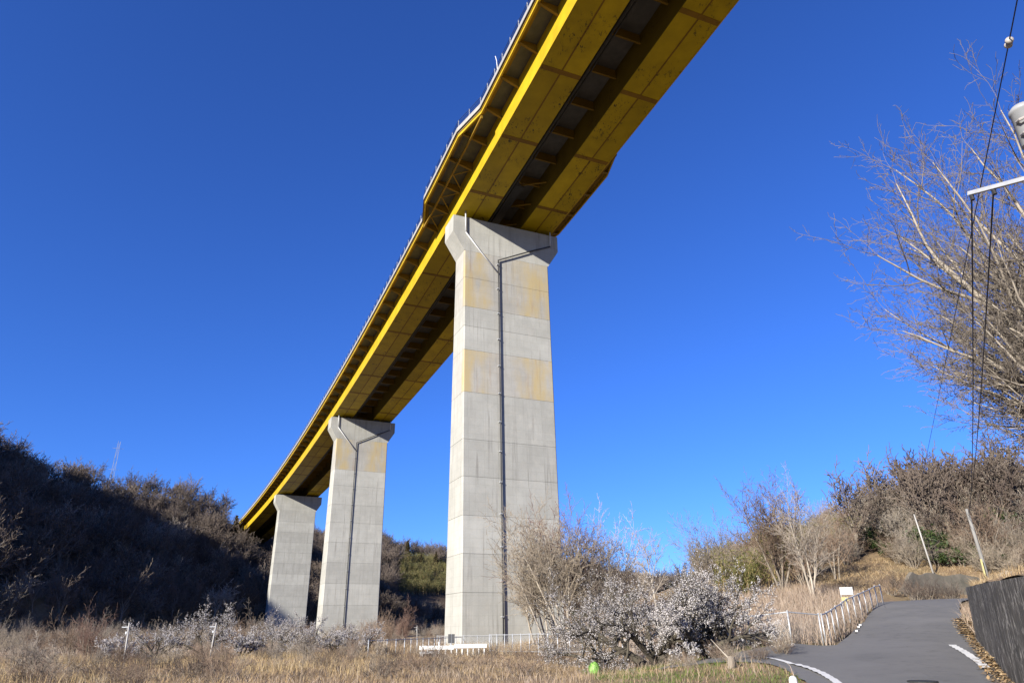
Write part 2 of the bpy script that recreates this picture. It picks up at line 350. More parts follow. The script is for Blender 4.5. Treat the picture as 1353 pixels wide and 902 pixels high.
def ribbon(name, pts, width, mat, dz, parent=None):
    P = spline(pts, 10); T, N = frame2(P); rz, e = road_z(P[:, 0], P[:, 1]); g = ground_z(P[:, 0], P[:, 1])
    z = np.maximum(rz * (e < .7) - 9 * (e >= .7), g) + dz
    V = np.r_[np.c_[P[:, 0] - N[:, 0] * width / 2, P[:, 1] - N[:, 1] * width / 2, z], np.c_[P[:, 0] + N[:, 0] * width / 2, P[:, 1] + N[:, 1] * width / 2, z]]
    n = len(P); f = [(i, i + n, i + n + 1, i + 1) for i in range(n - 1)]
    return nobj(name, npmesh(name, V, f), mat, parent)
def m_line():
    b = NB('worn white road paint'); v = b.coord('Object'); n = b.noise(v, 6, 6, .75)
    return b.fin(b.mix(b.ramp(n, .56, .66, 0, .85), (.72, .72, .70), (.16, .16, .155)), .7)
M['line'] = m_line()
ribbon('road_marking', [(6.55, 15.0), (7.15, 16.6), (7.75, 18.4), (8.2, 20.4), (8.35, 22.2), (8.05, 23.7), (7.3, 24.9)], .2, 'line', .055, road)
ribbon('road_marking', [(12.35, 19.9), (13.1, 21.4), (14.2, 23.9), (14.9, 25.6)], .22, 'line', .055, road)
for a in ((14.1, 30.9), (14.9, 32.3)): ribbon('road_marking', [a, (a[0] + .35, a[1] + .55), (a[0] + .6, a[1] + .95)], .1, 'line', .052, road)

# ------------------------------------------------------------------ viaduct alignment (fitted to the photograph)
PX0, PH0, PK, PZ0, PG, PQ = 22.527058, -0.3877683, -0.00036063, 51.1571, -0.05669673, 3.49246e-05
SS = np.arange(-80, 421, .5); HH = PH0 + PK * SS
def _int(v): c = np.r_[0, np.cumsum((v[1:] + v[:-1]) / 2 * .5)]; return c - c[160]
SX = PX0 + _int(np.sin(HH)); SY = 20 + _int(np.cos(HH)); SZ = PZ0 + PG * SS + PQ * SS ** 2 + EYE
def al(s, o=0., dz=0.):
    h = np.interp(s, SS, HH)
    return Vector((float(np.interp(s, SS, SX) + o * math.cos(h)), float(np.interp(s, SS, SY) - o * math.sin(h)), float(np.interp(s, SS, SZ) + dz)))
def hd(s): return float(np.interp(s, SS, HH))
S0, S1 = -45., 337.
def bay(s): return 1.15 * float(np.interp(s, [45.8, 50.2, 63.5, 68], [0, 1, 1, 0]))
STA = sorted(set([round(v, 2) for v in np.arange(S0, S1 + .1, 2.5)] + [45.8, 50.2, 63.5, 68, 52, 57, 61, 65.7]))
BASE = al(60.9); BASE.z = 0
deck = thing('viaduct_deck', BASE, 0, 'tall yellow steel twin-box girder deck of the curving expressway viaduct overhead', 'bridge deck')
def sweep(name, prof, mat, s0=S0, s1=S1, parent=None, shift=None, smooth=False):
    st = [s0] + [v for v in STA if s0 < v < s1] + [s1]; rings = []
    for v in st:
        k = bay(v) if shift else 0
        rings.append([al(v, o + (shift(o) * k if shift else 0), dz) - BASE for o, dz in prof])
    return MB().loft(rings).build(name, mat, parent or deck, smooth)
def rect(o0, o1, z0, z1): return [(o0, z0), (o1, z0), (o1, z1), (o0, z1)]
out = lambda o: math.copysign(1, o) if abs(o) > 7.2 else 0
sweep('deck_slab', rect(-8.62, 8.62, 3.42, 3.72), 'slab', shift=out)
for sg in (-1, 1):
    sweep('edge_stringer', rect(sg * 8.40, sg * 8.6, 2.98, 3.30), 'yellow', shift=out)
    sweep('drip_edge', rect(sg * 8.0, sg * 8.66, 3.305, 3.415), 'bracket', shift=out)
    sweep('parapet', [(sg * 8.40, 3.725), (sg * 8.72, 3.725), (sg * 8.72, 3.60), (sg * 8.80, 3.60), (sg * 8.76, 4.22), (sg * 8.48, 4.22)][::1], 'concrete_plain', shift=out)
SPL = [5 + 10 * k for k in range(-5, 34)]
for bx in (-1, 1):
    i0, i1 = (-6.5, -2.3) if bx < 0 else (2.3, 6.5)
    mid = (i0 + i1) / 2
    for a, b in zip(SPL[:-1], SPL[1:]):
        a_, b_ = max(a, S0) + .02, min(b, S1) - .02
        if b_ <= a_: continue
        for o0, o1 in ((i0 + .02, mid - .03), (mid + .03, i1 - .02)):
            sweep('soffit_panel', rect(o0, o1, 0, .05), 'yellow_worn', a_, b_)
        sweep('web_panel', rect(*((i0, i0 + .06) if bx < 0 else (i1 - .06, i1)), .055, 3.395), 'yellow', a_, b_)
        if b <= S1: sweep('splice_plate', rect(i0 + .02, i1 - .02, -.03, .045), 'splice', b - .26, b + .26)
    sweep('seam_strip', rect(mid - .08, mid + .08, -.02, .04), 'splice')
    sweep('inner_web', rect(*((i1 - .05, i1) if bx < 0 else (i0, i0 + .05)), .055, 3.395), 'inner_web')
    sweep('bottom_flange_lip', rect(*((i0 - .10, i0 - .002) if bx < 0 else (i1 + .002, i1 + .10)), -.01, .07), 'yellow')
# cross beams in the central slot, cantilever brackets, rail posts: one mesh each, many objects
def place(name, me, s, o=0., dz=0., flip=False, parent=deck):
    x = link(name, me, parent, al(s, o, dz) - BASE, (math.atan(PG + 2 * PQ * s) if not flip else -math.atan(PG + 2 * PQ * s), 0, -hd(s) + (math.pi if flip else 0))); return x
mb = MB().box((-2.29, -.1, 2.2), (2.29, .1, 2.24)).box((-2.29, -.02, 2.24), (2.29, .02, 3.41)); cb = mb.mesh('cross_beam'); cb.materials.append(M['bracket'])
mb = MB()
mb.add([(-2.0, -.02, 3.0), (-.0, -.02, 2.2), (-.0, -.02, 3.41), (-2.0, -.02, 3.41), (-2.0, .02, 3.0), (0, .02, 2.2), (0, .02, 3.41), (-2.0, .02, 3.41)],
       [(0, 1, 2, 3), (7, 6, 5, 4), (0, 4, 5, 1), (1, 5, 6, 2), (2, 6, 7, 3), (3, 7, 4, 0)])
mb.loft([[(-2.0, -.13, 2.97), (-2.0, .13, 2.97), (-2.0, .13, 2.998), (-2.0, -.13, 2.998)], [(0, -.13, 2.17), (0, .13, 2.17), (0, .13, 2.198), (0, -.13, 2.198)]])
brk = mb.mesh('bracket'); brk.materials.append(M['bracket'])
mb = MB(); mb.add([(-3.0, -.02, 3.0), (-.0, -.02, 2.2), (-.0, -.02, 3.41), (-3.0, -.02, 3.41), (-3.0, .02, 3.0), (0, .02, 2.2), (0, .02, 3.41), (-3.0, .02, 3.41)],
       [(0, 1, 2, 3), (7, 6, 5, 4), (0, 4, 5, 1), (1, 5, 6, 2), (2, 6, 7, 3), (3, 7, 4, 0)])
mb.loft([[(-3.0, -.13, 2.97), (-3.0, .13, 2.97), (-3.0, .13, 2.998), (-3.0, -.13, 2.998)], [(0, -.13, 2.17), (0, .13, 2.17), (0, .13, 2.198), (0, -.13, 2.198)]])
brk2 = mb.mesh('bracket'); brk2.materials.append(M['bracket'])
for k in range(-16, 64):
    s = 40.2 + 4.62 * k
    if not S0 + 1 < s < S1 - 1: continue
    place('cross_beam', cb, s)
    wide = bay(s) > .8
    place('bracket', brk2 if wide else brk, s, -6.503)
    if s < 150: place('bracket', brk2 if wide else brk, s, 6.503, flip=True)
# bay framing: continuous stringer and K braces over the nearest pier
for sg in (-1, 1): sweep('bay_stringer', rect(sg * 8.35, sg * 8.55, 2.55, 2.9), 'bracket', 46, 68)
for s in (53.9, 58.5, 63.1):
    for sg, a in ((-1, 1), (1, 1)):
        MB().bar(al(s + 2.3, sg * 8.3, 2.6) - BASE, al(s + .3, sg * 6.6, 2.3) - BASE, .1, .1).build('brace', 'bracket', deck)
        MB().bar(al(s + 2.3, sg * 8.3, 2.6) - BASE, al(s + 4.3, sg * 6.6, 2.3) - BASE, .1, .1).build('brace', 'bracket', deck)
for s in np.arange(52, 66, 4.62): 
    MB().bar(al(s, -2.2, 1.4) - BASE, al(s + 2.3, 0, 2.0) - BASE, .14, .14).build('brace', 'bracket', deck)
    MB().bar(al(s, 2.2, 1.4) - BASE, al(s + 2.3, 0, 2.0) - BASE, .14, .14).build('brace', 'bracket', deck)
for o, r, z in ((-1.75, .16, .75), (-1.25, .10, 1.0)):
    st = np.arange(S0, S1, 6.); MB().tube([al(v, o, z) - BASE for v in st], r, 8).build('utility_pipe', 'dark_pipe', deck, True)
sweep('walkway', rect(-.9, .1, 1.52, 1.58), 'dark_pipe', 54, 66)
# railing on the left parapet
mb = MB().box((-.035, -.035, 0), (.035, .035, 1.05)); post_me = mb.mesh('railing_post'); post_me.materials.append(M['galv'])
for k in range(150):
    s = 14 + 2.12 * k
    if s < S1 - 1: place('railing_post', post_me, s, -8.66 - bay(s), 4.2)
for z in (4.5, 4.8, 5.15): sweep('rail', rect(-8.68, -8.64, z, z + .035), 'dark_pipe', 12, S1, shift=out)
MB().tube([al(40.6, -8.75, 4.1) - BASE, al(40.6, -8.85, 5.3) - BASE, al(41.2, -8.75, 6.5) - BASE], .04, 6).build('snow_pole', 'white', deck)

# ------------------------------------------------------------------ piers
def make_pier(s_front, soffit_gap, lifts, label, drain, stains):
    s = s_front + 1.65; top = al(s).z - .62; kink = top - 4.7; bx, by = al(s).x, al(s).y
    g0 = min(gz(bx + a, by + b_) for a in (-6, 6) for b_ in (-3, 3)) - .8
    P = thing('bridge_pier', (bx, by, 0), -hd(s), label, 'bridge pier', 'concrete piers of the viaduct')
    dep = lambda z: 2.65 - 1.0 * max(z, 0) / 43.5
    def block(z0, z1, hw0, hw1, gr, name, mat):
        c = .12
        def ring(z, hw):
            d = dep(z) - gr; w_ = hw - gr
            return [(-w_ + c, -d, z), (w_ - c, -d, z), (w_, -d + c, z), (w_, d - c, z), (w_ - c, d, z), (-w_ + c, d, z), (-w_, d - c, z), (-w_, -d + c, z)]
        return MB().loft([ring(z0, hw0), ring(z1, hw1)]).build(name, mat, P)
    block(g0, kink - .03, 5.65, 5.65, .05, 'core', 'joint')
    zs = [g0] + [z for z in lifts if z < kink - 1] + [kink]
    for i, (a, b_) in enumerate(zip(zs[:-1], zs[1:])):
        st = any(lo < (a + b_) / 2 < hi for lo, hi in stains)
        block(a + .014, b_ - .014, 5.65 + RNG.uniform(-.006, .012), 5.65 + RNG.uniform(-.006, .012), 0, 'concrete_lift', 'concrete_stained' if st else 'concrete')
    hd_ = MB(); d0, d1 = dep(kink), dep(kink)
    def ring(z, hw): return [(-hw, -d0, z), (hw, -d0, z), (hw, d0, z), (-hw, d0, z)]
    hd_.loft([ring(kink + .002, 5.65), ring(kink + 2.45, 7.15), ring(top, 7.15)]).build('pier_head', 'concrete', P)
    for o in (-5.6, -3.2, 3.2, 5.6):
        MB().box((o - .55, -.6, top + .002), (o + .55, .6, top + .615)).build('bearing', 'dark_pipe', P)
    if drain:
        r = .085
        yy = lambda z: -(dep(min(z, kink))) - .2
        def pipe(pts, mat='dark_pipe', q=r):
            return MB().tube([(x, yy(z), z) for x, z in pts], q, 8).build('drainpipe', mat, P, True)
        zb = gz(bx, by) + .2
        px_ = -1.3
        main = pipe([(px_, zb)] + [(px_, z) for z in np.arange(4, kink - 1, 4.)] + [(px_, kink - .6)])
        pipe([(px_, kink - .62), (2.9, kink + 1.5), (6.0, kink + 2.95)]); pipe([(6.0, kink + 2.9), (6.0, top + .3)], 'pvc', .09)
        pipe([(-5.65, top + .75), (-5.6, kink + 2.4)], 'pvc', .09); pipe([(-5.6, kink + 2.42), (-3.6, kink + .05), (px_ - .1, kink - 2.4)], 'pvc', .08)
        for z in np.arange(2.6, kink - 1, 3.35):
            MB().box((px_ - .18, yy(z) - .13, z), (px_ + .02, yy(z) + .2, z + .09)).build('pipe_clamp', 'galv', main)
    return P
z1 = [0.9, 4.9, 8.6, 12.4, 16.45, 20.5, 25.9, 31.0, 34.0, 36.5, 40.4]
make_pier(59.25, .6, z1, 'tallest, nearest concrete pier with forked drainpipe and yellow stained bands', True, [(36.5, 44.5), (25.9, 31)])
make_pier(139.25, .6, [2.2, 6.2, 10.3, 14.3, 18.3, 22.3, 26, 30, 33.4], 'middle concrete pier with forked drainpipe, between the tallest and the farthest pier', True, [(33.4, 45)])
make_pier(220.0, .6, [1.9, 5.0, 8.2, 11.3, 14.4, 17.6, 20.7, 23.8, 26.9, 30, 33.1], 'farthest and smallest concrete pier, without a drainpipe, against the dark hillside', False, [])
MB().box((-9, -5, -12), (9, 5, 3.3)).build('abutment', 'concrete_plain').matrix_world = Matrix.Translation(al(341.5)) @ Matrix.Rotation(-hd(341), 4, 'Z')
tag(bpy.data.objects['abutment'], 'concrete abutment where the viaduct meets the wooded hill', 'abutment')

# ------------------------------------------------------------------ retaining walls and the bank behind them
WALL = spline([(5.0, -8, 0), (6.8, 1, 0), (8.3, 8.6, 0), (11.25, 16.9, 0), (14.1, 22.3, 0), (16.9, 27.4, 0), (18.2, 29.3, 0), (20.4, 31.4, 0), (24, 33.6, 0), (30, 35.5, 0)], 8)
WT, WN = frame2(WALL)
def wall_top(y): return np.interp(y, [-8, 17, 27.4, 31.4, 33.6, 35.5], [2.2, 2.5, 2.82, 2.9, 2.7, 2.6])
def m_wall():
    b = NB('dark concrete wall'); v = b.coord('Object'); x, y, z = b.sep(v)
    cn = b.noise(b.coord('Object', (1., 1., .28)), 2.3, 4, .55); line = b.ramp(b.math('ABSOLUTE', b.math('SUBTRACT', cn, .5)), .022, .006)
    cn2 = b.noise(b.coord('Object', (1.3, 1.3, .2)), 3.4, 4, .6); line = b.math('MAXIMUM', line, b.ramp(b.math('ABSOLUTE', b.math('SUBTRACT', cn2, .52)), .018, .005))
    n = b.noise(v, 1.2, 5, .7); n2 = b.noise(b.coord('Object', (1, 1, .3)), 7, 5, .8)
    c = b.mix(b.ramp(n, .3, .7), (.045, .043, .04), (.095, .088, .08))  # very dark base tones, mottled by noise
    mk = b.math('MULTIPLY', line, b.ramp(b.noise(v, 1.6, 4, .6), .36, .62, .1, .9))
    c = b.mix(mk, c, (.42, .40, .37)); return b.fin(c, .9, b.math('ADD', n2, cn), .9, .08)
M['wall'] = m_wall()
rings = []
for p, n in zip(WALL, WN):
    b_ = min(gz(p[0], p[1]), gz(p[0] - .4 * n[0], p[1] - .4 * n[1])) - .5; t = float(wall_top(p[1]))
    rings.append([(p[0], p[1], b_), (p[0] + .35 * n[0], p[1] + .35 * n[1], b_), (p[0] + .35 * n[0], p[1] + .35 * n[1], t - .02), (p[0] + .09 * n[0], p[1] + .09 * n[1], t)])
wall = MB().loft(rings).build('retaining_wall', 'wall'); tag(wall, 'dark concrete retaining wall with pale wavy streaks, right of the road', 'wall')
dists = np.array([.2, .8, 1.6, 3, 5, 8, 12, 18, 26, 36])
V = []
for p, n in zip(WALL, WN):
    for d in dists:
        x, y = p[0] + n[0] * d, p[1] + n[1] * d
        V.append((x, y, float(wall_top(p[1])) - .05 + .26 * d ** .95 + .08 * float(vnoise(x, y, 1.5, 2))))
nd = len(dists); ii = np.arange(len(WALL) * nd).reshape(len(WALL), nd)
tag(nobj('embankment', npmesh('embankment', V, np.stack([ii[:-1, :-1], ii[:-1, 1:], ii[1:, 1:], ii[1:, :-1]], -1).reshape(-1, 4), True), 'ground'), kind='structure')
def bank_z(x, y):
    i = np.argmin((WALL[:, 0] - x) ** 2 + (WALL[:, 1] - y) ** 2); d = (x - WALL[i, 0]) * WN[i, 0] + (y - WALL[i, 1]) * WN[i, 1]
    return float(wall_top(WALL[i, 1])) - .05 + .26 * max(d, .01) ** .95
BW = spline([(26.2, 49.2, 0), (28.5, 50.8, 0), (32.5, 52.4, 0), (38.5, 53.6, 0), (46, 53.6, 0)], 6); BT, BN = frame2(BW); rings = []
for i, (p, n) in enumerate(zip(BW, BN)):
    z = gz(p[0], p[1]); h = (1.35 + .12 * math.sin(i * 1.7)) * min(1, (i + 1) / 6)
    rings.append([(p[0], p[1], z - .5), (p[0] - .3 * n[0], p[1] - .3 * n[1], z - .5), (p[0] - .4 * n[0], p[1] - .4 * n[1], z + h), (p[0] - .15 * n[0], p[1] - .15 * n[1], z + h)])
M['wall_low'] = simple('mossy concrete', (.20, .175, .14), (.10, .095, .075), 1.5, .95, .6, .04)
tag(MB().loft(rings).build('retaining_wall', 'wall_low'), 'low mossy concrete wall on the outside of the road bend', 'wall')
# manhole cover in the road
mh = at(1220, 905, 20.5); mz, _ = road_z(np.array(mh.x), np.array(mh.y))
o = MB().loft([[(math.cos(a) * r, math.sin(a) * r, z) for a in np.linspace(0, 2 * math.pi, 25)[:-1]] for r, z in ((.33, .0), (.33, .05), (.29, .052), (.28, .046), (.02, .046))]).build('manhole_cover', 'post_dark')
o.location = (mh.x, mh.y, float(mz)); tag(o, 'round dark iron manhole cover set in the asphalt road', 'manhole')

# ------------------------------------------------------------------ trees
UP = Vector((0, 0, 1))
def rv(): return Vector((random.gauss(0, 1), random.gauss(0, 1), random.gauss(0, 1)))
class Tree:
    def __init__(s, P): s.P = P; s.lv = [[] for _ in range(8)]; s.tips = []
    def grow(s, p, d, L, r, lvl=0):
        P = s.P; n = P['seg'][lvl]; pts = [p.copy()]; rad = [r]; tipr = P['tip'][lvl]; d = d.normalized(); dirs = []
        for i in range(n):
            d = (d + rv() * P['wob'][lvl] + UP * P['trop'][lvl]).normalized(); p = p + d * (L / n); pts.append(p); dirs.append(d)
            rad.append(max(r * (1 - (1 - tipr) * (i + 1) / n), P['rmin']))
        s.lv[lvl].append((pts, rad))
        if lvl >= P['max'] - 1: s.tips.append((pts, d))
        if lvl >= P['max']: return
        k = P['kids'][lvl]; k = max(1, int(k + random.random())); az = random.random() * 6.28
        for j in range(k):
            t = P['t0'][lvl] + (1 - P['t0'][lvl]) * (j + random.random() * .8) / k; t = min(t, .999)
            if j == k - 1 and P.get('lead', True): t = .999
            i = int(t * n); f = t * n - i; q = pts[i].lerp(pts[i + 1], f); dd = dirs[i]
            az += 2.4 + random.uniform(-.5, .5); a = math.radians(random.gauss(P['ang'][lvl], P['ang'][lvl] * .25)) * (.45 if t > .99 else 1)
            side = dd.orthogonal().normalized(); side = side * math.cos(az) + dd.cross(side) * math.sin(az)
            nd_ = dd * math.cos(a) + side * math.sin(a)
            rr = (rad[i] * (1 - f) + rad[i + 1] * f) * P['rr'][lvl]
            s.grow(q, nd_, L * P['len'][lvl] * random.uniform(.7, 1.2) * (1 - .35 * t if t < .99 else .85), max(rr, P['rmin']), lvl + 1)
def tubes(polys, sides):
    """many polylines with radii -> one vertex/face array"""
    by = {}
    for pts, rad in polys: by.setdefault(len(pts), []).append((pts, rad))
    Vs, Fs, off = [], [], 0
    for n, L in by.items():
        A = np.array([[tuple(p) for p in pts] for pts, _ in L]); R = np.array([r for _, r in L]); m = len(L)
        T = np.gradient(A, axis=1) if n > 2 else np.repeat((A[:, 1:] - A[:, :1]), 2, 1)
        T = T / (np.linalg.norm(T, axis=2, keepdims=True) + 1e-9)
        ref = np.where(np.abs(T[:, :1, 2:3]) < .8, np.array([0, 0, 1.]), np.array([1., 0, 0]))
        a = np.cross(T, ref); a /= np.linalg.norm(a, axis=2, keepdims=True) + 1e-9; b = np.cross(T, a)
        th = np.arange(sides) * 2 * np.pi / sides
        V = A[:, :, None] + (a[:, :, None] * np.cos(th)[None, None, :, None] + b[:, :, None] * np.sin(th)[None, None, :, None]) * R[:, :, None, None]
        I = np.arange(m * n * sides).reshape(m, n, sides) + off; J = np.roll(I, -1, 2)
        Fs.append(np.stack([I[:, :-1], J[:, :-1], J[:, 1:], I[:, 1:]], -1).reshape(-1, 4)); Vs.append(V.reshape(-1, 3)); off += m * n * sides
    return np.concatenate(Vs), np.concatenate(Fs)
def merge(parts):
    off = 0; Vs, Fs = [], []
    for V, F_ in parts: Vs.append(V); Fs.append(F_ + off); off += len(V)
    return np.concatenate(Vs), np.concatenate(Fs)
def P_(max_, seg, tip, wob, trop, kids, t0, ang, rr, ln, rmin): return dict(max=max_, seg=seg, tip=tip, wob=wob, trop=trop, kids=kids, t0=t0, ang=ang, rr=rr, len=ln, rmin=rmin)
def leaves(C, size, k=1, flat=0., slim=.6):
    """k randomly turned quads at each centre"""
    C = np.repeat(np.asarray(C, float), k, 0); n = len(C)
    a = RNG.normal(size=(n, 3)); a[:, 2] *= (1 - flat); a /= np.linalg.norm(a, axis=1)[:, None]
    b = np.cross(a, RNG.normal(size=(n, 3))); b /= np.linalg.norm(b, axis=1)[:, None] + 1e-9
    s = (size[0] + (size[1] - size[0]) * RNG.random(n))[:, None]; a = a * s; b = b * s * slim
    V = np.stack([C - a, C + b * .9 - a * .1, C + a, C - b * .9 + a * .1], 1).reshape(-1, 3)
    return V, np.arange(n * 4).reshape(n, 4)

# --- woodland trees: a few meshes, each copy a tree of its own
def wood_variant(h, spread, seed, rmin=.028, mats=('bark', 'twig_wood')):
    random.seed(seed)
    t = Tree(P_(4, [4, 5, 4, 3, 3], [.7, .3, .3, .35, .5], [.05, .09, .13, .16, .2], [.02, .05, .04, .03, .02], [6.5, 6, 5, 3.6, 0], [.55, .25, .2, .15, 0],
             [40 * spread, 40, 44, 44, 0], [.62, .6, .6, .6, 0], [1.35, .62, .56, .55, 0], rmin)); t.P['lead'] = True
    t.grow(Vector((0, 0, -.4)), Vector((random.uniform(-.15, .15), random.uniform(-.15, .15), 1)), h * random.uniform(.26, .36), h * .016 + .04)
    V1, F1 = merge([tubes(t.lv[0], 6), tubes(t.lv[1], 5)]); V2, F2 = merge([tubes(l, 3) for l in t.lv[2:] if l])
    me = npmesh('bare_tree', *merge([(V1, F1), (V2, F2)]), True); me.materials.append(M[mats[0]]); me.materials.append(M[mats[1]])
    mi = np.zeros(len(F1) + len(F2), np.int32); mi[len(F1):] = 1; me.polygons.foreach_set('material_index', mi); return me
WOOD = [wood_variant(10, 1.0, 11, .035), wood_variant(9, 1.25, 12, .035, ('bark', 'twig_wood_grey')), wood_variant(12, .8, 13, .04), wood_variant(8, 1.35, 14, .035, ('bark', 'twig_dark')), wood_variant(10, 1.1, 15, .035, ('bark_pale', 'twig_grey'))]
SHRUB = []
def shrub_variant(h, seed, tw, stems=7, bark='bark', rmin=.009, fan=.55, droop=.03, kids=(6, 5, 3.5)):
    random.seed(seed)
    t = Tree(P_(3, [6, 4, 4, 3], [.3, .35, .4, .5], [.09, .14, .18, .22], [droop, .03, .02, .0], [*kids, 0], [.2, .15, .15, 0], [36, 42, 45, 0], [.55, .6, .65, 0], [.6, .58, .55, 0], rmin))
    for k in range(stems):
        a = k * 6.28 / stems + random.uniform(-.4, .4); f = random.uniform(.15, fan)
        t.grow(Vector((math.cos(a) * .15, math.sin(a) * .15, -.15)), Vector((math.cos(a) * f, math.sin(a) * f, 1)), h * random.uniform(.55, .85), h * .012 + .008)
    V1, F1 = tubes(t.lv[0], 5); V2, F2 = merge([tubes(l, 3) for l in t.lv[1:] if l])
    me = npmesh('shrub', *merge([(V1, F1), (V2, F2)]), True); me.materials.append(M[bark]); me.materials.append(M[tw])
    mi = np.zeros(len(F1) + len(F2), np.int32); mi[len(F1):] = 1; me.polygons.foreach_set('material_index', mi); return me
SHRUB = [shrub_variant(3.5, 21, 'twig_brown', 9), shrub_variant(4.5, 22, 'twig_grey', 8), shrub_variant(3.2, 23, 'twig_pale', 10, fan=.9), shrub_variant(4., 24, 'twig_red', 12, fan=.6), shrub_variant(4., 25, 'twig_dark', 9)]
def cedar_variant(h, seed):
    rng = np.random.default_rng(seed); C = []
    for z in np.linspace(.12, .99, 26):
        R = h * .22 * (1 - z) ** .8 + .1
        for k in range(int(9 + 16 * (1 - z))):
            a = rng.uniform(0, 6.28); r = R * rng.uniform(.45, 1.1); C.append((r * math.cos(a), r * math.sin(a), h * z - .25 * r + rng.normal(0, .12)))
    V, F_ = leaves(C, (.35, .7), 3); Vt, Ft = tubes([([Vector((0, 0, -.5)), Vector((0, 0, h * .5)), Vector((0, 0, h * .97))], [h * .018, h * .012, .03])], 6)
    me = npmesh('cedar_tree', *merge([(Vt, Ft), (V, F_)])); me.materials.append(M['bark']); me.materials.append(M['leaf_cedar'])
    mi = np.ones(len(F_) + len(Ft), np.int32); mi[:len(Ft)] = 0; me.polygons.foreach_set('material_index', mi); return me
CEDAR = [cedar_variant(13, 1), cedar_variant(11, 2)]
def bush_variant(r, h, seed, mat, n=900, sz=(.09, .2)):
    rng = np.random.default_rng(seed); cl = []
    for _ in range(26):
        a = rng.uniform(0, 6.28); q = rng.uniform(0, 1) ** .6; cl.append((q * r * math.cos(a), q * r * math.sin(a), h * (.25 + .65 * rng.random() * (1 - .45 * q * q)), rng.uniform(.25, .5) * r * .6))
    C = np.concatenate([np.array(c[:3]) + rng.normal(size=(n // 26, 3)) * c[3] * .55 for c in cl]); C[:, 2] = np.maximum(C[:, 2], .05)
    V, F_ = leaves(C, sz, 2); stems = [([Vector((0, 0, -.1)), Vector((c[0] * .5, c[1] * .5, c[2] * .6)), Vector(c[:3])], [.04, .025, .012]) for c in cl]
    Vt, Ft = tubes(stems, 4); me = npmesh('bush', *merge([(Vt, Ft), (V, F_)])); me.materials.append(M['bark_dark']); me.materials.append(M[mat])
    mi = np.ones(len(F_) + len(Ft), np.int32); mi[:len(Ft)] = 0; me.polygons.foreach_set('material_index', mi); return me
BUSH = [bush_variant(1.6, 2.2, 1, 'leaf_dark'), bush_variant(2., 3., 2, 'leaf_dark', 1200)]
def bamboo_variant(seed, h=3.4, r=1.5, n=34, lv=34):
    rng = np.random.default_rng(seed); polys, C = [], []
    for _ in range(n):
        a = rng.uniform(0, 6.28); q = r * math.sqrt(rng.random()); x, y = q * math.cos(a), q * math.sin(a); hh = h * rng.uniform(.6, 1.1); lx, ly = rng.normal(0, .16, 2) * hh
        pts = [Vector((x + lx * t * t, y + ly * t * t, hh * t * (1 - .12 * t) - .1)) for t in (0, .35, .7, 1)]; polys.append((pts, [.022, .018, .012, .004]))
        for _ in range(lv): t = rng.uniform(.3, 1); C.append((x + lx * t * t + rng.normal(0, .2), y + ly * t * t + rng.normal(0, .2), hh * t * (1 - .12 * t) + rng.normal(0, .12)))
    Vt, Ft = tubes(polys, 4); V, F_ = leaves(C, (.09, .2), 2, 0., .22)
    me = npmesh('bamboo', *merge([(Vt, Ft), (V, F_)])); me.materials.append(M['reed']); me.materials.append(M['leaf_bamboo'])
    mi = np.ones(len(F_) + len(Ft), np.int32); mi[:len(Ft)] = 0; me.polygons.foreach_set('material_index', mi); return me
BAMBOO = [bamboo_variant(1), bamboo_variant(2, 4.2, 1.8, 40)]
def project(P):
    c = (np.asarray(P, float) - np.array([0, 0, EYE])) @ RC; return PPX + FPX * c[..., 0] / -c[..., 2], PPY - FPX * c[..., 1] / -c[..., 2]
def put(name, me, x, y, z, sc_, label, cat, group=None, rz=None, lean=(0, 0)):
    o = link(name, me, None, (x, y, z), (lean[0], lean[1], random.uniform(0, 6.28) if rz is None else rz), (sc_,) * 3 if not isinstance(sc_, tuple) else sc_); return tag(o, label, cat, group)

# woodland on the hills
random.seed(5); cand = []
for gx in np.arange(-330, 330, 5.2):
    for gy in np.arange(60, 640, 5.2):
        cand.append((gx + random.uniform(-2.4, 2.4), gy + random.uniform(-2.4, 2.4)))
cand = np.array(cand); hz = hills(cand[:, 0], cand[:, 1]); D = np.hypot(cand[:, 0], cand[:, 1])
zc = terrain(cand[:, 0], cand[:, 1]); ux, uy = project(np.c_[cand, zc + 5])
s_near = np.array([np.min(np.hypot(SX[::8] - x, SY[::8] - y)) for x, y in cand])
ok = (hz > 2.0) & (D < 560) & (ux > -90) & (ux < 1300) & (cand[:, 1] > 20) & ~((s_near < 10) & (zc < 36) & (zc > 24)) & ~((s_near < 11) & (zc >= 36) & (zc < 60)) & ~((s_near < 6) & (zc < 3))
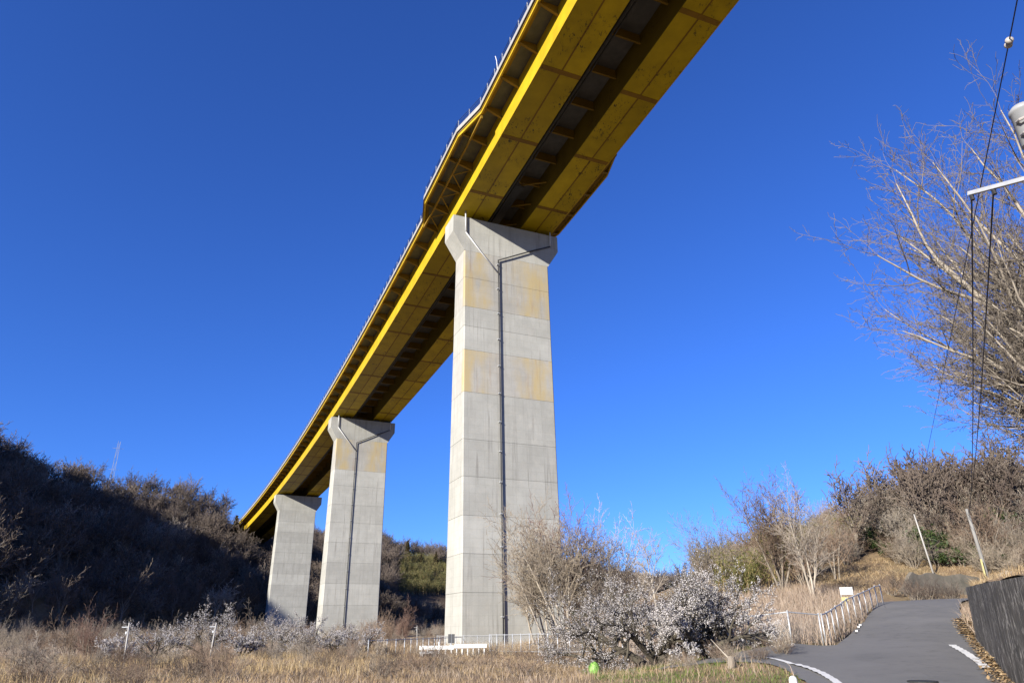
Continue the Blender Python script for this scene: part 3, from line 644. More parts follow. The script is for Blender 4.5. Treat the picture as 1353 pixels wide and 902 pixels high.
# keep trees on the near side of the crest
ok &= ~((ux > 522) & (ux < 600) & (uy > 728) & (uy < 800) & (D < 470))
gy_ = (hills(cand[:, 0] * 1.03, cand[:, 1] * 1.03) - hz); ok &= gy_ > -2.5
W_ = np.c_[cand, zc][ok]; Dw = D[ok]; Uw = ux[ok]
order = np.argsort(Dw); near = [i for i in order if Uw[i] < 640][:285]; rest = [i for i in order if i not in set(near)]
WLAB = 'bare grey-brown tree crowded in the dark woodland on the left hillside'
for i in near:
    x, y, z = W_[i]; v = random.choice(WOOD[:4] if random.random() < .85 else WOOD[4:])
    put('bare_tree', v, x, y, z - .3, random.uniform(1.0, 1.65), WLAB, 'tree', 'bare trees on the shaded left hillside', lean=(random.gauss(0, .06), random.gauss(0, .06)))
def scatter(name, pts, meshes, smin, smax, label):
    c = bpy.data.collections.new(name + '_source')
    for m in meshes: c.objects.link(bpy.data.objects.new(name + '_source', m))
    me = bpy.data.meshes.new(name); me.from_pydata([tuple(p) for p in pts], [], []); o = link(name, me); tag(o, label, 'woodland', kind='stuff')
    g = bpy.data.node_groups.new(name, 'GeometryNodeTree'); g.interface.new_socket('Geometry', in_out='INPUT', socket_type='NodeSocketGeometry'); g.interface.new_socket('Geometry', in_out='OUTPUT', socket_type='NodeSocketGeometry')
    N = g.nodes.new; gi, go, ip, ci, r1, r2 = N('NodeGroupInput'), N('NodeGroupOutput'), N('GeometryNodeInstanceOnPoints'), N('GeometryNodeCollectionInfo'), N('FunctionNodeRandomValue'), N('FunctionNodeRandomValue')
    ci.inputs[0].default_value = c; ci.inputs['Separate Children'].default_value = True; ci.inputs['Reset Children'].default_value = True
    r1.data_type = 'FLOAT_VECTOR'; r1.inputs[0].default_value = (-.08, -.08, 0); r1.inputs[1].default_value = (.08, .08, 6.28)
    r2.data_type = 'FLOAT'; r2.inputs[2].default_value = smin; r2.inputs[3].default_value = smax; r2.inputs['Seed'].default_value = 3
    L = g.links.new; L(gi.outputs[0], ip.inputs['Points']); L(ci.outputs[0], ip.inputs['Instance']); ip.inputs['Pick Instance'].default_value = True
    L(r1.outputs[0], ip.inputs['Rotation']); L(r2.outputs[1], ip.inputs['Scale']); L(ip.outputs[0], go.inputs[0])
    o.modifiers.new('scatter', 'NODES').node_group = g; return o
scatter('distant_woodland', [W_[i] - np.array([0, 0, .3]) for i in rest], WOOD[:4], .95, 1.5, 'mass of bare trees on the distant hills behind the viaduct')
random.seed(6); us = []
for gx in np.arange(-330, 200, 4.2):
    for gy in np.arange(60, 520, 4.2): us.append((gx + random.uniform(-1.7, 1.7), gy + random.uniform(-1.7, 1.7)))
us = np.array(us); hu = hills(us[:, 0], us[:, 1]); zu = terrain(us[:, 0], us[:, 1]); uu, _v = project(np.c_[us, zu + 2])
sn = np.min(np.hypot(us[:, None, 0] - SX[None, ::16], us[:, None, 1] - SY[None, ::16]), 1)
ku = (hu > .6) & ~((uu > 526) & (uu < 596) & (_v > 735) & (_v < 796)) & (uu > -60) & (uu < 900) & ~((sn < 10) & (zu > 33) & (zu < 50)) & (hills(us[:, 0] * 1.03, us[:, 1] * 1.03) - hu > -1.5)
scatter('hillside_undergrowth', np.c_[us, zu - .2][ku], [SHRUB[0], SHRUB[1], SHRUB[4], SHRUB[4]], .55, 1.05, 'dense brown undergrowth beneath the hillside woods')
def hit(px, py, lo=40, hi=620):
    for d in np.arange(lo, hi, 3.):
        p = at(px, py, d)
        if tz(p.x, p.y) >= p.z: return p
    return None
for px, py, d, s_, lab in ((312, 690, 300, .95, 'dark reddish conifer just left of the far end of the deck'), (322, 690, 306, .8, 'slimmer dark conifer touching the far end of the deck'), (247, 640, 318, .55, 'small dark conifer sticking up from the left hill crest'),
                     (538, 735, 430, 1.1, 'tall brown conifer on the hill between the middle and nearest piers'), (524, 735, 425, .85, 'shorter brown conifer beside the tall one between the piers'), (556, 745, 430, .8, 'rounded brown conifer right of the tall one between the piers'), (576, 740, 440, .9, 'brown conifer next to the left edge of the tallest pier')):
    p = at(px, py, d); put('cedar_tree', CEDAR[0 if s_ > .85 else 1], p.x, p.y, tz(p.x, p.y) - .3, s_, lab, 'tree', 'conifers among the bare woods')
k = 0
for px, py in [(x + random.uniform(-5, 5), y) for x in range(535, 590, 9) for y in (742, 748, 754, 760, 766, 772, 778, 785)]:
    p = hit(px, py, 150)
    if p: put('bamboo_clump', BAMBOO[k % 2], p.x, p.y, p.z - .4, random.uniform(1.5, 2.3), 'sunlit yellow-green bamboo on the slope left of the tallest pier', 'bamboo', 'bamboo on the far slope'); k += 1
# lattice pylon behind the crest
pt = at(158, 583, 420); pyl = thing('power_pylon', (pt.x, pt.y, tz(pt.x, pt.y)), .5, 'pale lattice power pylon rising behind the left hill crest', 'pylon')
Hp = pt.z - tz(pt.x, pt.y)
for sx in (-1, 1):
    for sy in (-1, 1): MB().bar((sx * 2.2, sy * 2.2, -1), (sx * .5, sy * .5, Hp), .13, .13).build('leg', 'galv', pyl)
for k in range(9):
    z0, z1 = Hp * k / 9, Hp * (k + 1) / 9; a0, a1 = 2.2 - 1.7 * k / 9, 2.2 - 1.7 * (k + 1) / 9
    for sy in (-1, 1): MB().bar((-a0, sy * a0, z0), (a1, sy * a1, z1), .07, .07).build('brace', 'galv', pyl); MB().bar((a0, sy * a0, z0), (-a1, sy * a1, z1), .07, .07).build('brace', 'galv', pyl)
for z in (.72, .84, .96): MB().bar((-2.6, 0, Hp * z), (2.6, 0, Hp * z), .1, .12).build('cross_arm', 'galv', pyl)

# --- named trees, each its own mesh: trunk and crown
def named_tree(name, base, trees, label, cat, bark, twig, group=None, sides=(8, 6, 4, 3, 3, 3), split=1, blossom=None):
    o = thing(name, base, 0, label, cat, group)
    lv = [[] for _ in range(8)]
    for t in trees:
        for i, l in enumerate(t.lv): lv[i] += l
    nobj('trunk', npmesh('trunk', *merge([tubes(lv[i], sides[i]) for i in range(split) if lv[i]]), True), bark, o)
    nobj('crown', npmesh('crown', *merge([tubes(lv[i], sides[min(i, 5)]) for i in range(split, 8) if lv[i]]), True), twig, o)
    if blossom:
        n, size, pred = blossom; tips = [t_ for t in trees for t_ in t.tips]; C = []
        for pts, d in tips:
            if not pred(pts[-1]): continue
            for _ in range(n):
                j = random.randrange(len(pts) - 1); q = pts[j].lerp(pts[j + 1], random.random()) + rv() * .02; C.append(tuple(q))
        b = nobj('blossoms', npmesh('blossoms', *leaves(np.array(C), size, 2)), 'petal', o); b['kind'] = 'stuff'
    return o
# big spreading tree whose trunk stands outside the right edge
random.seed(31)
zel = Tree(P_(5, [7, 5, 4, 3, 2, 1], [.55, .3, .3, .3, .4, .5], [.045, .07, .10, .12, .15, .18], [.02, .03, .03, .03, .02, .01], [6.5, 6.2, 5.0, 4.0, 2.5, 0], [.25, .2, .15, .12, .1, 0], [24, 34, 38, 40, 40, 0], [.7, .62, .6, .6, .6, 0], [.60, .56, .54, .50, .48, 0], .0065))
zx, zy = 20.6, 21.0; zz = bank_z(zx, zy)
zel.P['kids'][0] = 6
for az_, tilt, L, r in ((185, 57, 5.6, .10), (168, 50, 6.2, .11), (207, 48, 6.4, .11), (180, 47, 6.6, .13), (196, 34, 8.8, .15), (165, 30, 9.0, .15), (205, 25, 9.2, .16), (178, 21, 9.4, .17), (140, 18, 8.6, .17), (232, 30, 8.6, .14), (190, 11, 9.0, .17), (110, 22, 8.6, .16), (60, 35, 8.5, .14), (330, 35, 8.5, .14), (270, 35, 8.5, .14), (20, 20, 7.6, .16), (188, 66, 4.6, .08), (160, 63, 5.0, .08), (215, 60, 5.2, .09), (230, 50, 6.5, .1), (170, 72, 4.4, .08), (198, 54, 6.2, .10), (150, 52, 6.0, .1), (176, 40, 7.4, .13), (178, 30, 7.8, .14), (200, 17, 9.0, .15)):
    a = math.radians(az_); t_ = math.radians(tilt); zel.grow(Vector((math.cos(a) * .12, math.sin(a) * .12, random.uniform(.8, 2.0))), Vector((math.cos(a) * math.sin(t_), math.sin(a) * math.sin(t_), math.cos(t_))), L * random.uniform(.95, 1.05), r)
zel.lv[0].append(([Vector((0, 0, -.6)), Vector((.02, 0, .5)), Vector((-.03, .02, 1.2)), Vector((-.05, .02, 2.3))], [.55, .46, .42, .30]))
named_tree('bare_tree', (zx, zy, zz), [zel], 'huge spreading leafless tree with tan branches filling the upper right edge', 'tree', 'bark_pale', 'twig_zelkova', split=2)

PT = P_(4, [6, 4, 3, 2, 1], [.35, .35, .35, .4, .5], [.06, .1, .13, .15, .18], [.04, .05, .04, .03, .02], [9, 6.5, 5, 3.4, 0], [.25, .2, .15, .12, 0], [30, 36, 40, 40, 0], [.5, .6, .6, .6, 0], [.55, .56, .54, .5, 0], .015)
FT = P_(4, [7, 4, 3, 2, 1], [.3, .3, .35, .4, .5], [.04, .08, .11, .14, .16], [.025, .05, .05, .04, .02], [9, 6, 4.6, 3, 0], [.28, .2, .15, .12, 0], [34, 40, 42, 42, 0], [.55, .6, .6, .6, 0], [.52, .58, .54, .5, 0], .015)
def upright(px, d, top_y, label, lean=0., stems=1, bark='bark_pale', twig='twig_pale', seed=0, spread=1., group=None, P=None, name='bare_tree', fan=None):
    random.seed(seed); P = dict(P or PT); P['ang'] = [a * spread for a in P['ang']]
    b = at(px, 850, d); z = gz(b.x, b.y); top = at(px, top_y, d).z; h = top - z; ts = []
    for k in range(stems):
        P['rmin'] = min(.015, max(.006, h * .0012)); t = Tree(P); q = Vector((random.uniform(-.25, .25) * (stems > 1), random.uniform(-.25, .25) * (stems > 1), -.3))
        t.grow(q, Vector((lean + (random.uniform(-.2, .2) if fan is None else fan * (2 * (k + .5) / stems - 1)) * (stems > 1), random.uniform(-.12, .12), 1)), h * (.66 if fan is None else .72) * (1 if k == 0 else random.uniform(.75, 1)), (h * .0115 + .012) * (1 if stems < 3 else .8)); ts.append(t)
    return named_tree(name, (b.x, b.y, z), ts, label, 'tree', bark, twig, group)
upright(722, 59, 690, 'leftmost of the slender pale trees leaning left before the tallest pier', -.28, 3, seed=41, P=FT, fan=.14)
upright(737, 60, 678, 'pale slender tree leaning left, second in the row before the tallest pier', -.20, 3, seed=42, P=FT, fan=.16)
upright(752, 58, 668, 'pale multi-stemmed tree overlapping the right edge of the tallest pier', -.14, 4, seed=43, P=FT, fan=.3)
upright(766, 61, 664, 'reddish-twigged upright tree just right of the tallest pier', -.04, 5, 'bark', 'twig_red', seed=44, P=FT, fan=.32)
upright(790, 59, 690, 'bare tree with straight grey stems behind the left side of the plum', .02, 4, 'bark', 'twig_grey', seed=45, P=FT, fan=.3)
upright(815, 62, 676, 'pale bare tree with fine golden twigs against the sky behind the plum', .05, 3, seed=46, P=FT, fan=.3)
upright(872, 57, 684, 'narrow bare tree rising alone behind the middle of the plum', .0, 1, 'bark_pale', 'twig_grey', seed=47, spread=.8)
upright(706, 62, 725, 'small thin pale tree lowest in the row before the tallest pier', -.35, 2, seed=48)
upright(1046, 59, 624, 'tall fan-shaped leafless tree with several dark stems behind the fence', -.03, 7, 'bark', 'twig_brown', seed=51, P=FT, fan=.42)
upright(960, 62, 672, 'shorter spreading bare tree left of the fan-shaped tree', -.1, 5, 'bark', 'twig_grey', seed=52, P=FT, fan=.5)
upright(1086, 50, 632, 'forked pale-trunked bare tree behind the bend of the road fence', .02, 3, 'bark_pale', 'twig_grey', seed=53, P=FT, fan=.3)
upright(1120, 62, 652, 'drooping brown-twigged tree at the foot of the right hill', .0, 3, 'bark', 'twig_brown', seed=54, spread=1.35)
upright(505, 47, 838, 'small pale-stemmed sapling standing in the dry grass before the middle pier', 0, 3, seed=55)
upright(40, 40, 832, 'pale leafless sapling at the lower left corner', .05, 2, 'bark_pale', 'twig_grey', seed=56, spread=1.25)
upright(62, 41, 828, 'second pale leafless sapling, right of the corner one', .0, 2, 'bark_pale', 'twig_grey', seed=57, spread=1.2)
upright(530, 78, 795, 'thin reddish shrub-like tree right of the middle pier foot', 0, 4, 'bark', 'twig_red', seed=58)
upright(512, 82, 805, 'thin brown bare tree close to the middle pier foot', -.1, 3, 'bark', 'twig_brown', seed=59)
b = at(112, 880, 56); put('shrub', SHRUB[3], b.x, b.y, gz(b.x, b.y), .66, 'dense reddish-brown leafless shrub near the lower left corner', 'shrub')
b = at(88, 880, 60); put('shrub', SHRUB[0], b.x, b.y, gz(b.x, b.y), .7, 'lower brown leafless shrub behind the corner saplings', 'shrub')

# plums
PL = P_(4, [5, 5, 4, 3, 2], [.5, .4, .35, .4, .55], [.16, .17, .17, .16, .14], [-.01, .03, .05, .06, .06], [5, 5, 5, 5, 0], [.35, .25, .2, .1, 0], [48, 50, 48, 44, 0], [.68, .6, .55, .5, 0], [.72, .66, .6, .62, 0], .006)
def plum(base, limbs, label, seed, scale=1., n=5, size=(.02, .04), pred=lambda p: True, group=None, kids=None):
    random.seed(seed); P = dict(PL)
    if kids: P['kids'] = kids
    t = Tree(P)
    for (a, tilt, L, r, z0) in limbs:
        a = math.radians(a); t_ = math.radians(tilt); t.grow(Vector((math.cos(a) * .08, math.sin(a) * .08, z0)), Vector((math.cos(a) * math.sin(t_), math.sin(a) * math.sin(t_), math.cos(t_))), L * scale, r)
    return named_tree('plum_tree', base, [t], label, 'tree', 'bark_dark', 'bark_dark', group, (9, 7, 5, 3, 3, 3), 2, (n, size, pred))
b = at(868, 886, 29); b.z = gz(b.x, b.y)
plum(b, [(165, 58, 2.3, .17, -.1), (20, 34, 2.2, .19, -.1), (100, 45, 2.0, .12, .3), (200, 40, 2.0, .12, .2), (330, 55, 2.1, .11, .5), (350, 62, 1.9, .1, .6), (150, 35, 2.0, .1, .4)], 'gnarled old plum tree with two thick dark trunks and scattered white blossom', 61, 1.12, 3, (.014, .029))
b = at(915, 878, 29.5); b.z = gz(b.x, b.y)
plum(b, [(0, 40, 2.0, .12, -.1), (25, 55, 2.1, .12, .2), (60, 25, 1.9, .1, .2), (140, 40, 1.8, .1, .2), (330, 35, 1.9, .1, .2)], 'dark-stemmed plum tree right of the gnarled one', 62, 1.05, 4, (.014, .03))
b = at(938, 876, 28.3); b.z = gz(b.x, b.y)
plum(b, [(10, 50, 2.0, .11, -.1), (50, 30, 1.9, .1, .1), (150, 42, 1.8, .1, .1), (340, 58, 2.1, .1, .3), (90, 22, 2.0, .1, .2), (200, 55, 1.8, .09, .3)], 'plum tree thick with white blossom beside the road mouth', 63, .92, 5, (.015, .032))
b = at(800, 872, 33); b.z = gz(b.x, b.y)
plum(b, [(180, 48, 2.0, .1, -.1), (140, 30, 1.8, .1, .1), (30, 35, 1.9, .1, .1), (270, 50, 1.8, .09, .2), (210, 60, 2.2, .08, .3)], 'pale twiggy plum at the left end of the plum group', 64, 1.05, 3, (.013, .028))
for k, (px, d, sc_, lab) in enumerate(((148, 50, .62, 'small white-flowering plum left of the leaning utility pole'), (205, 53, .72, 'rounded white-flowering plum right of the leaning utility pole'), (268, 55, .9, 'white plum bush around the second small utility pole'), (318, 53, .75, 'low white plum bush in front of the dark woods'),
        (360, 58, .85, 'white plum bush before the foot of the farthest pier'), (402, 55, .85, 'white plum with dark crooked branches between two piers'), (440, 60, .85, 'white plum bush before the left foot of the middle pier'), (478, 57, .8, 'white plum bush before the right foot of the middle pier'))):
    b = at(px, 870, d); b.z = gz(b.x, b.y)
    plum(b, [(a + random.uniform(-25, 25), random.uniform(25, 55), 1.9, .08, 0) for a in (0, 70, 140, 210, 290)], lab, 70 + k, sc_ * (.8, 1.15, 1.2, .75, 1., 1.1, .8, 1.)[k], 3, (.019, .035), kids=[4, 4.5, 4.5, 4.5, 0])

# thicket on the right hill
random.seed(81); n = 0
spots = []
while len(spots) < 95:
    x, y = random.uniform(16, 66), random.uniform(54, 96); u, v = project((x, y, tz(x, y)))
    if not 930 < u < 1420 or (y < 57 and u > 1150): continue
    if u > 1090 and math.hypot(x, y) < 70: continue
    if any((x - a) ** 2 + (y - c) ** 2 < 6 for a, c in spots): continue
    spots.append((x, y)); z = tz(x, y); r = random.random()
    grp = 'tangled leafless thicket on the right hillside'
    if u < 1130:
        if r < .6: put('bamboo_clump', BAMBOO[n % 2], x, y, z - .1, random.uniform(.8, 1.15), 'olive green bamboo clump behind the road fence', 'bamboo', 'bamboo behind the fence')
        else: put('shrub', SHRUB[random.choice((0, 2))], x, y, z, random.uniform(.7, 1.0), 'brown leafless shrub among the bamboo behind the fence', 'shrub', 'brown shrubs in the bamboo')
    elif r < .16: put('evergreen_bush', BUSH[n % 2], x, y, z, random.uniform(.6, 1.0), 'dark evergreen bush in the thicket on the right hillside', 'bush', 'evergreen bushes on the right hillside')
    elif r < .62: put('shrub', SHRUB[random.choice((0, 0, 1, 2, 4))], x, y, z, random.uniform(.9, 1.5), 'tangled leafless brown shrub on the right hillside', 'shrub', grp)
    else: put('bare_tree', random.choice((WOOD[0], WOOD[1], WOOD[3])), x, y, z - .2, random.uniform(.75, 1.15), 'dark leafless tree among the thicket on the right hillside', 'tree', 'bare trees on the right hillside')
    n += 1
for px, d, s_ in ((1238, 74, .6), (1225, 76, .55), (1330, 73, .6), (1205, 78, .7), (1180, 72, .45), (1300, 74, .5)):
    b = at(px, 740, d); put('evergreen_bush', BUSH[1], b.x, b.y, tz(b.x, b.y), s_, 'dark evergreen bush in the thicket on the right hillside', 'bush', 'evergreen bushes on the right hillside')
random.seed(82)
for px, d, s_ in [(random.uniform(1185, 1360), random.uniform(68, 74), random.uniform(.5, .9)) for _ in range(26)]:
    b = at(px, 740, d); put('shrub', SHRUB[random.choice((0, 2, 2, 1))], b.x, b.y, tz(b.x, b.y), s_, 'tangled leafless brown shrub on the right hillside', 'shrub', 'tangled leafless thicket on the right hillside')
random.seed(84)
for k in range(34):
    u = random.uniform(1160, 1400); d = random.uniform(73, 92); b = at(u, 700, d)
    put('bare_tree', WOOD[random.choice((0, 1, 2, 3))], b.x, b.y, tz(b.x, b.y) - .2, random.uniform(.65, 1.0), 'dark leafless tree among the thicket on the right hillside', 'tree', 'bare trees on the right hillside')
for k, (u, d, s_) in enumerate(((1178, 84, 1.0), (1200, 86, 1.15), (1222, 84, 1.2), (1246, 88, 1.25), (1272, 82, 1.1), (1300, 86, 1.2), (1330, 80, 1.1))):
    b = at(u, 700, d); put('bare_tree', WOOD[3], b.x, b.y, tz(b.x, b.y) - .2, s_, 'tall dark tree standing on the crest of the right hillside', 'tree', 'tall dark trees on the right crest')
pts = []
for _ in range(900):
    x, y = random.uniform(24, 80), random.uniform(58, 105); u, v = project((x, y, tz(x, y)))
    if u > 1085 and math.hypot(x, y) > 69.5: pts.append((x, y, tz(x, y) - .1))
scatter('hillside_scrub', pts, [SHRUB[0], SHRUB[1], SHRUB[2], BUSH[0]], .45, .95, 'brown scrub filling the gaps on the right hillside')
# low rise behind the plum trees
random.seed(83); pts = []
for _ in range(420):
    x, y = random.uniform(-20, 150), random.uniform(95, 215); u, v = project((x, y, tz(x, y)))
    if 600 < u < 1330 and hills(np.array(x), np.array(y)) < 2: pts.append((x, y, tz(x, y) - .2))
scatter('low_woodland', pts, [WOOD[0], WOOD[1], SHRUB[0], SHRUB[1], BUSH[1]], .45, .8, 'brown scrub covering the low rise behind the plum trees')

# ------------------------------------------------------------------ grass, reeds, litter
def flat_leaves(C, size):
    C = np.asarray(C); n = len(C); t = RNG.uniform(0, 6.28, n); s_ = RNG.uniform(*size, n); tl = RNG.normal(0, .22, (n, 2))
    a = np.c_[np.cos(t), np.sin(t), tl[:, 0]] * s_[:, None]; b = np.c_[-np.sin(t), np.cos(t), tl[:, 1]] * (s_ * .4)[:, None]
    return np.stack([C - a, C + b, C + a, C - b], 1).reshape(-1, 3), np.arange(n * 4).reshape(n, 4)
def blades(name, XY, h, wd, mat, label, lean=.35, zf=None, bend=.25):
    XY = np.asarray(XY); n = len(XY); Z = (zf or ground_z)(XY[:, 0], XY[:, 1]) - .03
    H = (h[0] + (h[1] - h[0]) * RNG.random(n) ** 1.5); a = RNG.uniform(0, 6.28, n); wv = np.c_[np.cos(a), np.sin(a), np.zeros(n)] * (wd * RNG.uniform(.6, 1.3, n))[:, None]
    ld = RNG.normal(size=(n, 2)) * lean; B = np.c_[XY, Z]
    mid = B + np.c_[ld * H[:, None] * .4, H * .55]; tip = B + np.c_[ld * H[:, None] * 1.1, H * (1 - bend * np.abs(ld).sum(1)).clip(.3, 1)]
    V = np.stack([B - wv, B + wv, mid + wv * .8, mid - wv * .8, tip + wv * .15, tip - wv * .15], 1).reshape(-1, 3)
    i = np.arange(n)[:, None] * 6; Fq = np.concatenate([i + np.array([[0, 1, 2, 3]]), i + np.array([[3, 2, 4, 5]])])
    return tag(nobj(name, npmesh(name, V, Fq), mat), label, 'grass', kind='stuff')
def patch(n, x0, x1, y0, y1, dens=None, road=.15):
    XY = np.c_[RNG.uniform(x0, x1, n), RNG.uniform(y0, y1, n)]; _, e = road_z(XY[:, 0], XY[:, 1]); k = e > road
    P = np.array([tuple(p[:2]) for p in spline([(*p, 0) for p in MOUTH + MOUTH[:1]], 6)]); ins = np.zeros(n, bool)
    for (a, b), (c, d) in zip(P, np.roll(P, -1, 0)): ins ^= ((b > XY[:, 1]) != (d > XY[:, 1])) & (XY[:, 0] < (c - a) * (XY[:, 1] - b) / (d - b + 1e-9) + a)
    k &= ~ins
    if dens is not None: k &= RNG.random(n) < dens(XY[:, 0], XY[:, 1])
    return XY[k]
cl = lambda s, sd, lo=.0: (lambda x, y: np.clip(.55 + .7 * vnoise(x, y, s, sd), lo, 1))
blades('dry_grass', patch(70000, -14, 8, 20, 49, cl(1.6, 1, .1)), (.08, .3), .006, 'dry', 'matted tan dry grass covering the bank below the guardrail', .5)
blades('dry_stems', patch(9000, -14, 7.5, 20, 40, cl(2.2, 4)), (.2, .6), .006, 'dry_pink', 'pale dry weed stems standing in the bank', .45)
blades('reeds', patch(46000, -30, -6, 22, 52, lambda x, y: np.clip(.15 + 1.3 * vnoise(x, y, 4., 2), 0, 1)), (.15, .62), .008, 'reed', 'golden dry reeds in the lower left field', .28)
blades('brown_weeds', patch(36000, -40, -4, 20, 56, lambda x, y: np.clip(.45 - .9 * vnoise(x, y, 4., 2), .05, 1)), (.06, .42), .008, 'litter', 'low brown tangled weeds between the golden reeds', .7)
blades('dry_weeds', patch(26000, -60, -6, 50, 96, cl(5, 6, .0)), (.12, .5), .012, 'dry_pink', 'pale dry weeds around the plum bushes on the left', .3)
blades('green_grass', patch(30000, 2.5, 9.3, 12, 30, cl(1.0, 3, .0), .0), (.06, .22), .008, 'green', 'short green grass along the road verge and under the plum trees', .5)
blades('verge_grass', patch(14000, 10, 21, 26.5, 41, lambda x, y: (road_z(x, y)[1] < .9) * .9, -.06), (.03, .14), .008, 'green', 'thin green grass along the foot of the road fence', .6)
blades('brown_grass', patch(52000, 6, 22, 27.5, 56, cl(1.8, 7, .2), .04), (.25, 1.0), .009, 'dry_pink', 'thick pinkish brown grass behind the road fence', .4)
blades('tan_grass', patch(52000, 20, 44, 49, 64, cl(2.5, 9, .3), .6), (.1, .4), .014, 'dry', 'flattened straw-coloured grass on the bank above the bend', .7)
blades('pier_weeds', patch(16000, -14, 12, 48, 72, cl(1.8, 11)), (.15, .8), .010, 'dry', 'dry weeds around the foot of the tallest pier', .4)
wl = lambda x, y: np.array([bank_z(a, b) for a, b in zip(x, y)])
XYb = []
for _ in range(9000):
    i = random.randrange(len(WALL) - 1); d = .3 + random.random() ** 1.6 * 9; p = WALL[i] * (1 - (t_ := random.random())) + WALL[i + 1] * t_; XYb.append((p[0] + WN[i][0] * d, p[1] + WN[i][1] * d))
blades('bank_grass', XYb, (.1, .45), .008, 'dry', 'dry grass on the bank above the retaining wall', .6, wl)
XYl = []
for _ in range(16000):
    i = random.randrange(24, len(WALL) - 1); d = -random.random() ** 1.3 * 1.5 - .05; p = WALL[i] * (1 - (t_ := random.random())) + WALL[i + 1] * t_; XYl.append((p[0] + WN[i][0] * d, p[1] + WN[i][1] * d))
XYl = np.array(XYl); rz_, e_ = road_z(XYl[:, 0], XYl[:, 1]); XYl = XYl[e_ > -.15 - .35 * RNG.random(len(XYl))]
rz_, e_ = road_z(XYl[:, 0], XYl[:, 1]); zl = np.where(e_ < 0, rz_ + .04, ground_z(XYl[:, 0], XYl[:, 1]) + .03) + RNG.random(len(XYl)) * .03
tag(nobj('leaf_litter', npmesh('leaf_litter', *flat_leaves(np.c_[XYl, zl], (.03, .09))), 'litter'), 'brown fallen leaves heaped along the foot of the retaining wall', 'leaf litter', kind='stuff')

random.seed(91)
TUFT = [shrub_variant(1., 26, 'twig_pale', 14, fan=1.1, rmin=.004, kids=(4, 3, 2)), shrub_variant(1., 27, 'twig_brown', 16, fan=1.3, rmin=.005, kids=(4, 3, 2)), shrub_variant(1., 28, 'twig_dark', 12, fan=1.2, rmin=.005, kids=(4, 3, 2))]
tl = ('pale dry bramble tuft in the field at lower left', 'brown dry bramble tuft in the field at lower left', 'dark dry bramble tuft in the field at lower left')
for k in range(120):
    u = random.uniform(0, 760); d = random.uniform(27, 52); b = at(u, 880, d); v = random.choice((0, 0, 1, 1, 2, 2))
    put('bramble', TUFT[v], b.x, b.y, gz(b.x, b.y), random.uniform(.35, 1.0), tl[v] if u < 500 else tl[v].replace('field at lower left', 'bank below the guardrail'), 'shrub', 'dry brambles in the lower left field' if u < 500 else 'dry brambles on the bank')
for k in range(16):
    u = random.uniform(1178, 1262); d = random.uniform(52, 58); b = at(u, 790, d); put('bramble', TUFT[random.choice((1, 2, 2))], b.x, b.y, tz(b.x, b.y), random.uniform(.7, 1.2), 'dark dry bramble heaped beside the road bend', 'shrub', 'dry brambles at the bend')
for k in range(14):
    u = random.uniform(880, 1045); d = random.uniform(24.5, 28); b = at(u, 880, d); put('bramble', TUFT[random.choice((0, 1, 2))], b.x, b.y, gz(b.x, b.y), random.uniform(.35, .6), 'dry bramble under the blossoming plum near the road', 'shrub', 'dry brambles under the plum')
for k in range(22):
    u = random.uniform(10, 560); d = random.uniform(40, 62); b = at(u, 880, d); v = random.choice((0, 1, 2)); put('shrub', SHRUB[v], b.x, b.y, gz(b.x, b.y) - .05, random.uniform(.2, .42), ('low brown bare shrub among the plum bushes at lower left', 'low grey bare shrub among the plum bushes at lower left', 'low pale bare shrub among the plum bushes at lower left')[v], 'shrub', 'low bare shrubs among the plum bushes')
pts = []
for _ in range(700):
    x, y = random.uniform(-130, -12), random.uniform(62, 215); u, v = project((x, y, 0))
    if -60 < u < 620 and hills(np.array(x), np.array(y)) < 1.5: pts.append((x, y, tz(x, y) - .1))
scatter('valley_scrub', pts, [SHRUB[0], SHRUB[2], SHRUB[1], TUFT[0]], .3, .75, 'dry scrub on the valley floor before the dark hill')
# ------------------------------------------------------------------ fences, guardrail, signs, poles
def fence(pts, h, spacing, label, mesh_=True, rail2=False, r=.03, group=None):
    P = [Vector(p) for p in pts]; o = thing('fence', (P[0].x, P[0].y, gz(P[0].x, P[0].y)), 0, label, 'fence', group); L0 = o.location
    posts = []
    for a, b in zip(P[:-1], P[1:]):
        n = max(1, round((b - a).length / spacing))
        for k in range(n + (b is P[-1])): q = a.lerp(b, k / n); posts.append(Vector((q.x, q.y, gz(q.x, q.y))))
    pm = MB().tube([(0, 0, -.1), (0, 0, h)], r, 8).loft([[(math.cos(t) * r * 1.25, math.sin(t) * r * 1.25, z) for t in np.linspace(0, 6.283, 9)[:-1]] for z in (h + .001, h + .03)]).mesh('post', True); pm.materials.append(M['galv'])
    for q in posts: link('post', pm, o, q - L0)
    MB().tube([q - L0 + UP * (h - .03) for q in posts], r * .8, 6).build('top_rail', 'galv', o)
    if rail2: MB().tube([q - L0 + UP * .12 for q in posts], r * .5, 6).build('bottom_rail', 'galv', o)
    if mesh_:
        for a, b in zip(posts[:-1], posts[1:]):
            m = MB(); d = b - a; L = d.length; c = .075; n = int(L / c); ww = .0022
            for k in range(-int(h / c), n):
                for sg in (0, 1):
                    x0, x1 = k * c, k * c + h - .1; z0, z1 = .05, h - .05
                    if x0 < 0: z0 += -x0; x0 = 0
                    if x1 > L: z1 -= (x1 - L); x1 = L
                    if x1 <= x0: continue
                    if sg: x0, x1 = L - x0, L - x1
                    p, q = a + d * (x0 / L) + UP * z0, a + d * (x1 / L) + UP * z1; w_ = UP * ww
                    m.add([p - L0 - w_, p - L0 + w_, q - L0 + w_, q - L0 - w_], [(0, 1, 2, 3)])
            m.build('wire_mesh', 'galv', o)['kind'] = 'stuff'
    return o
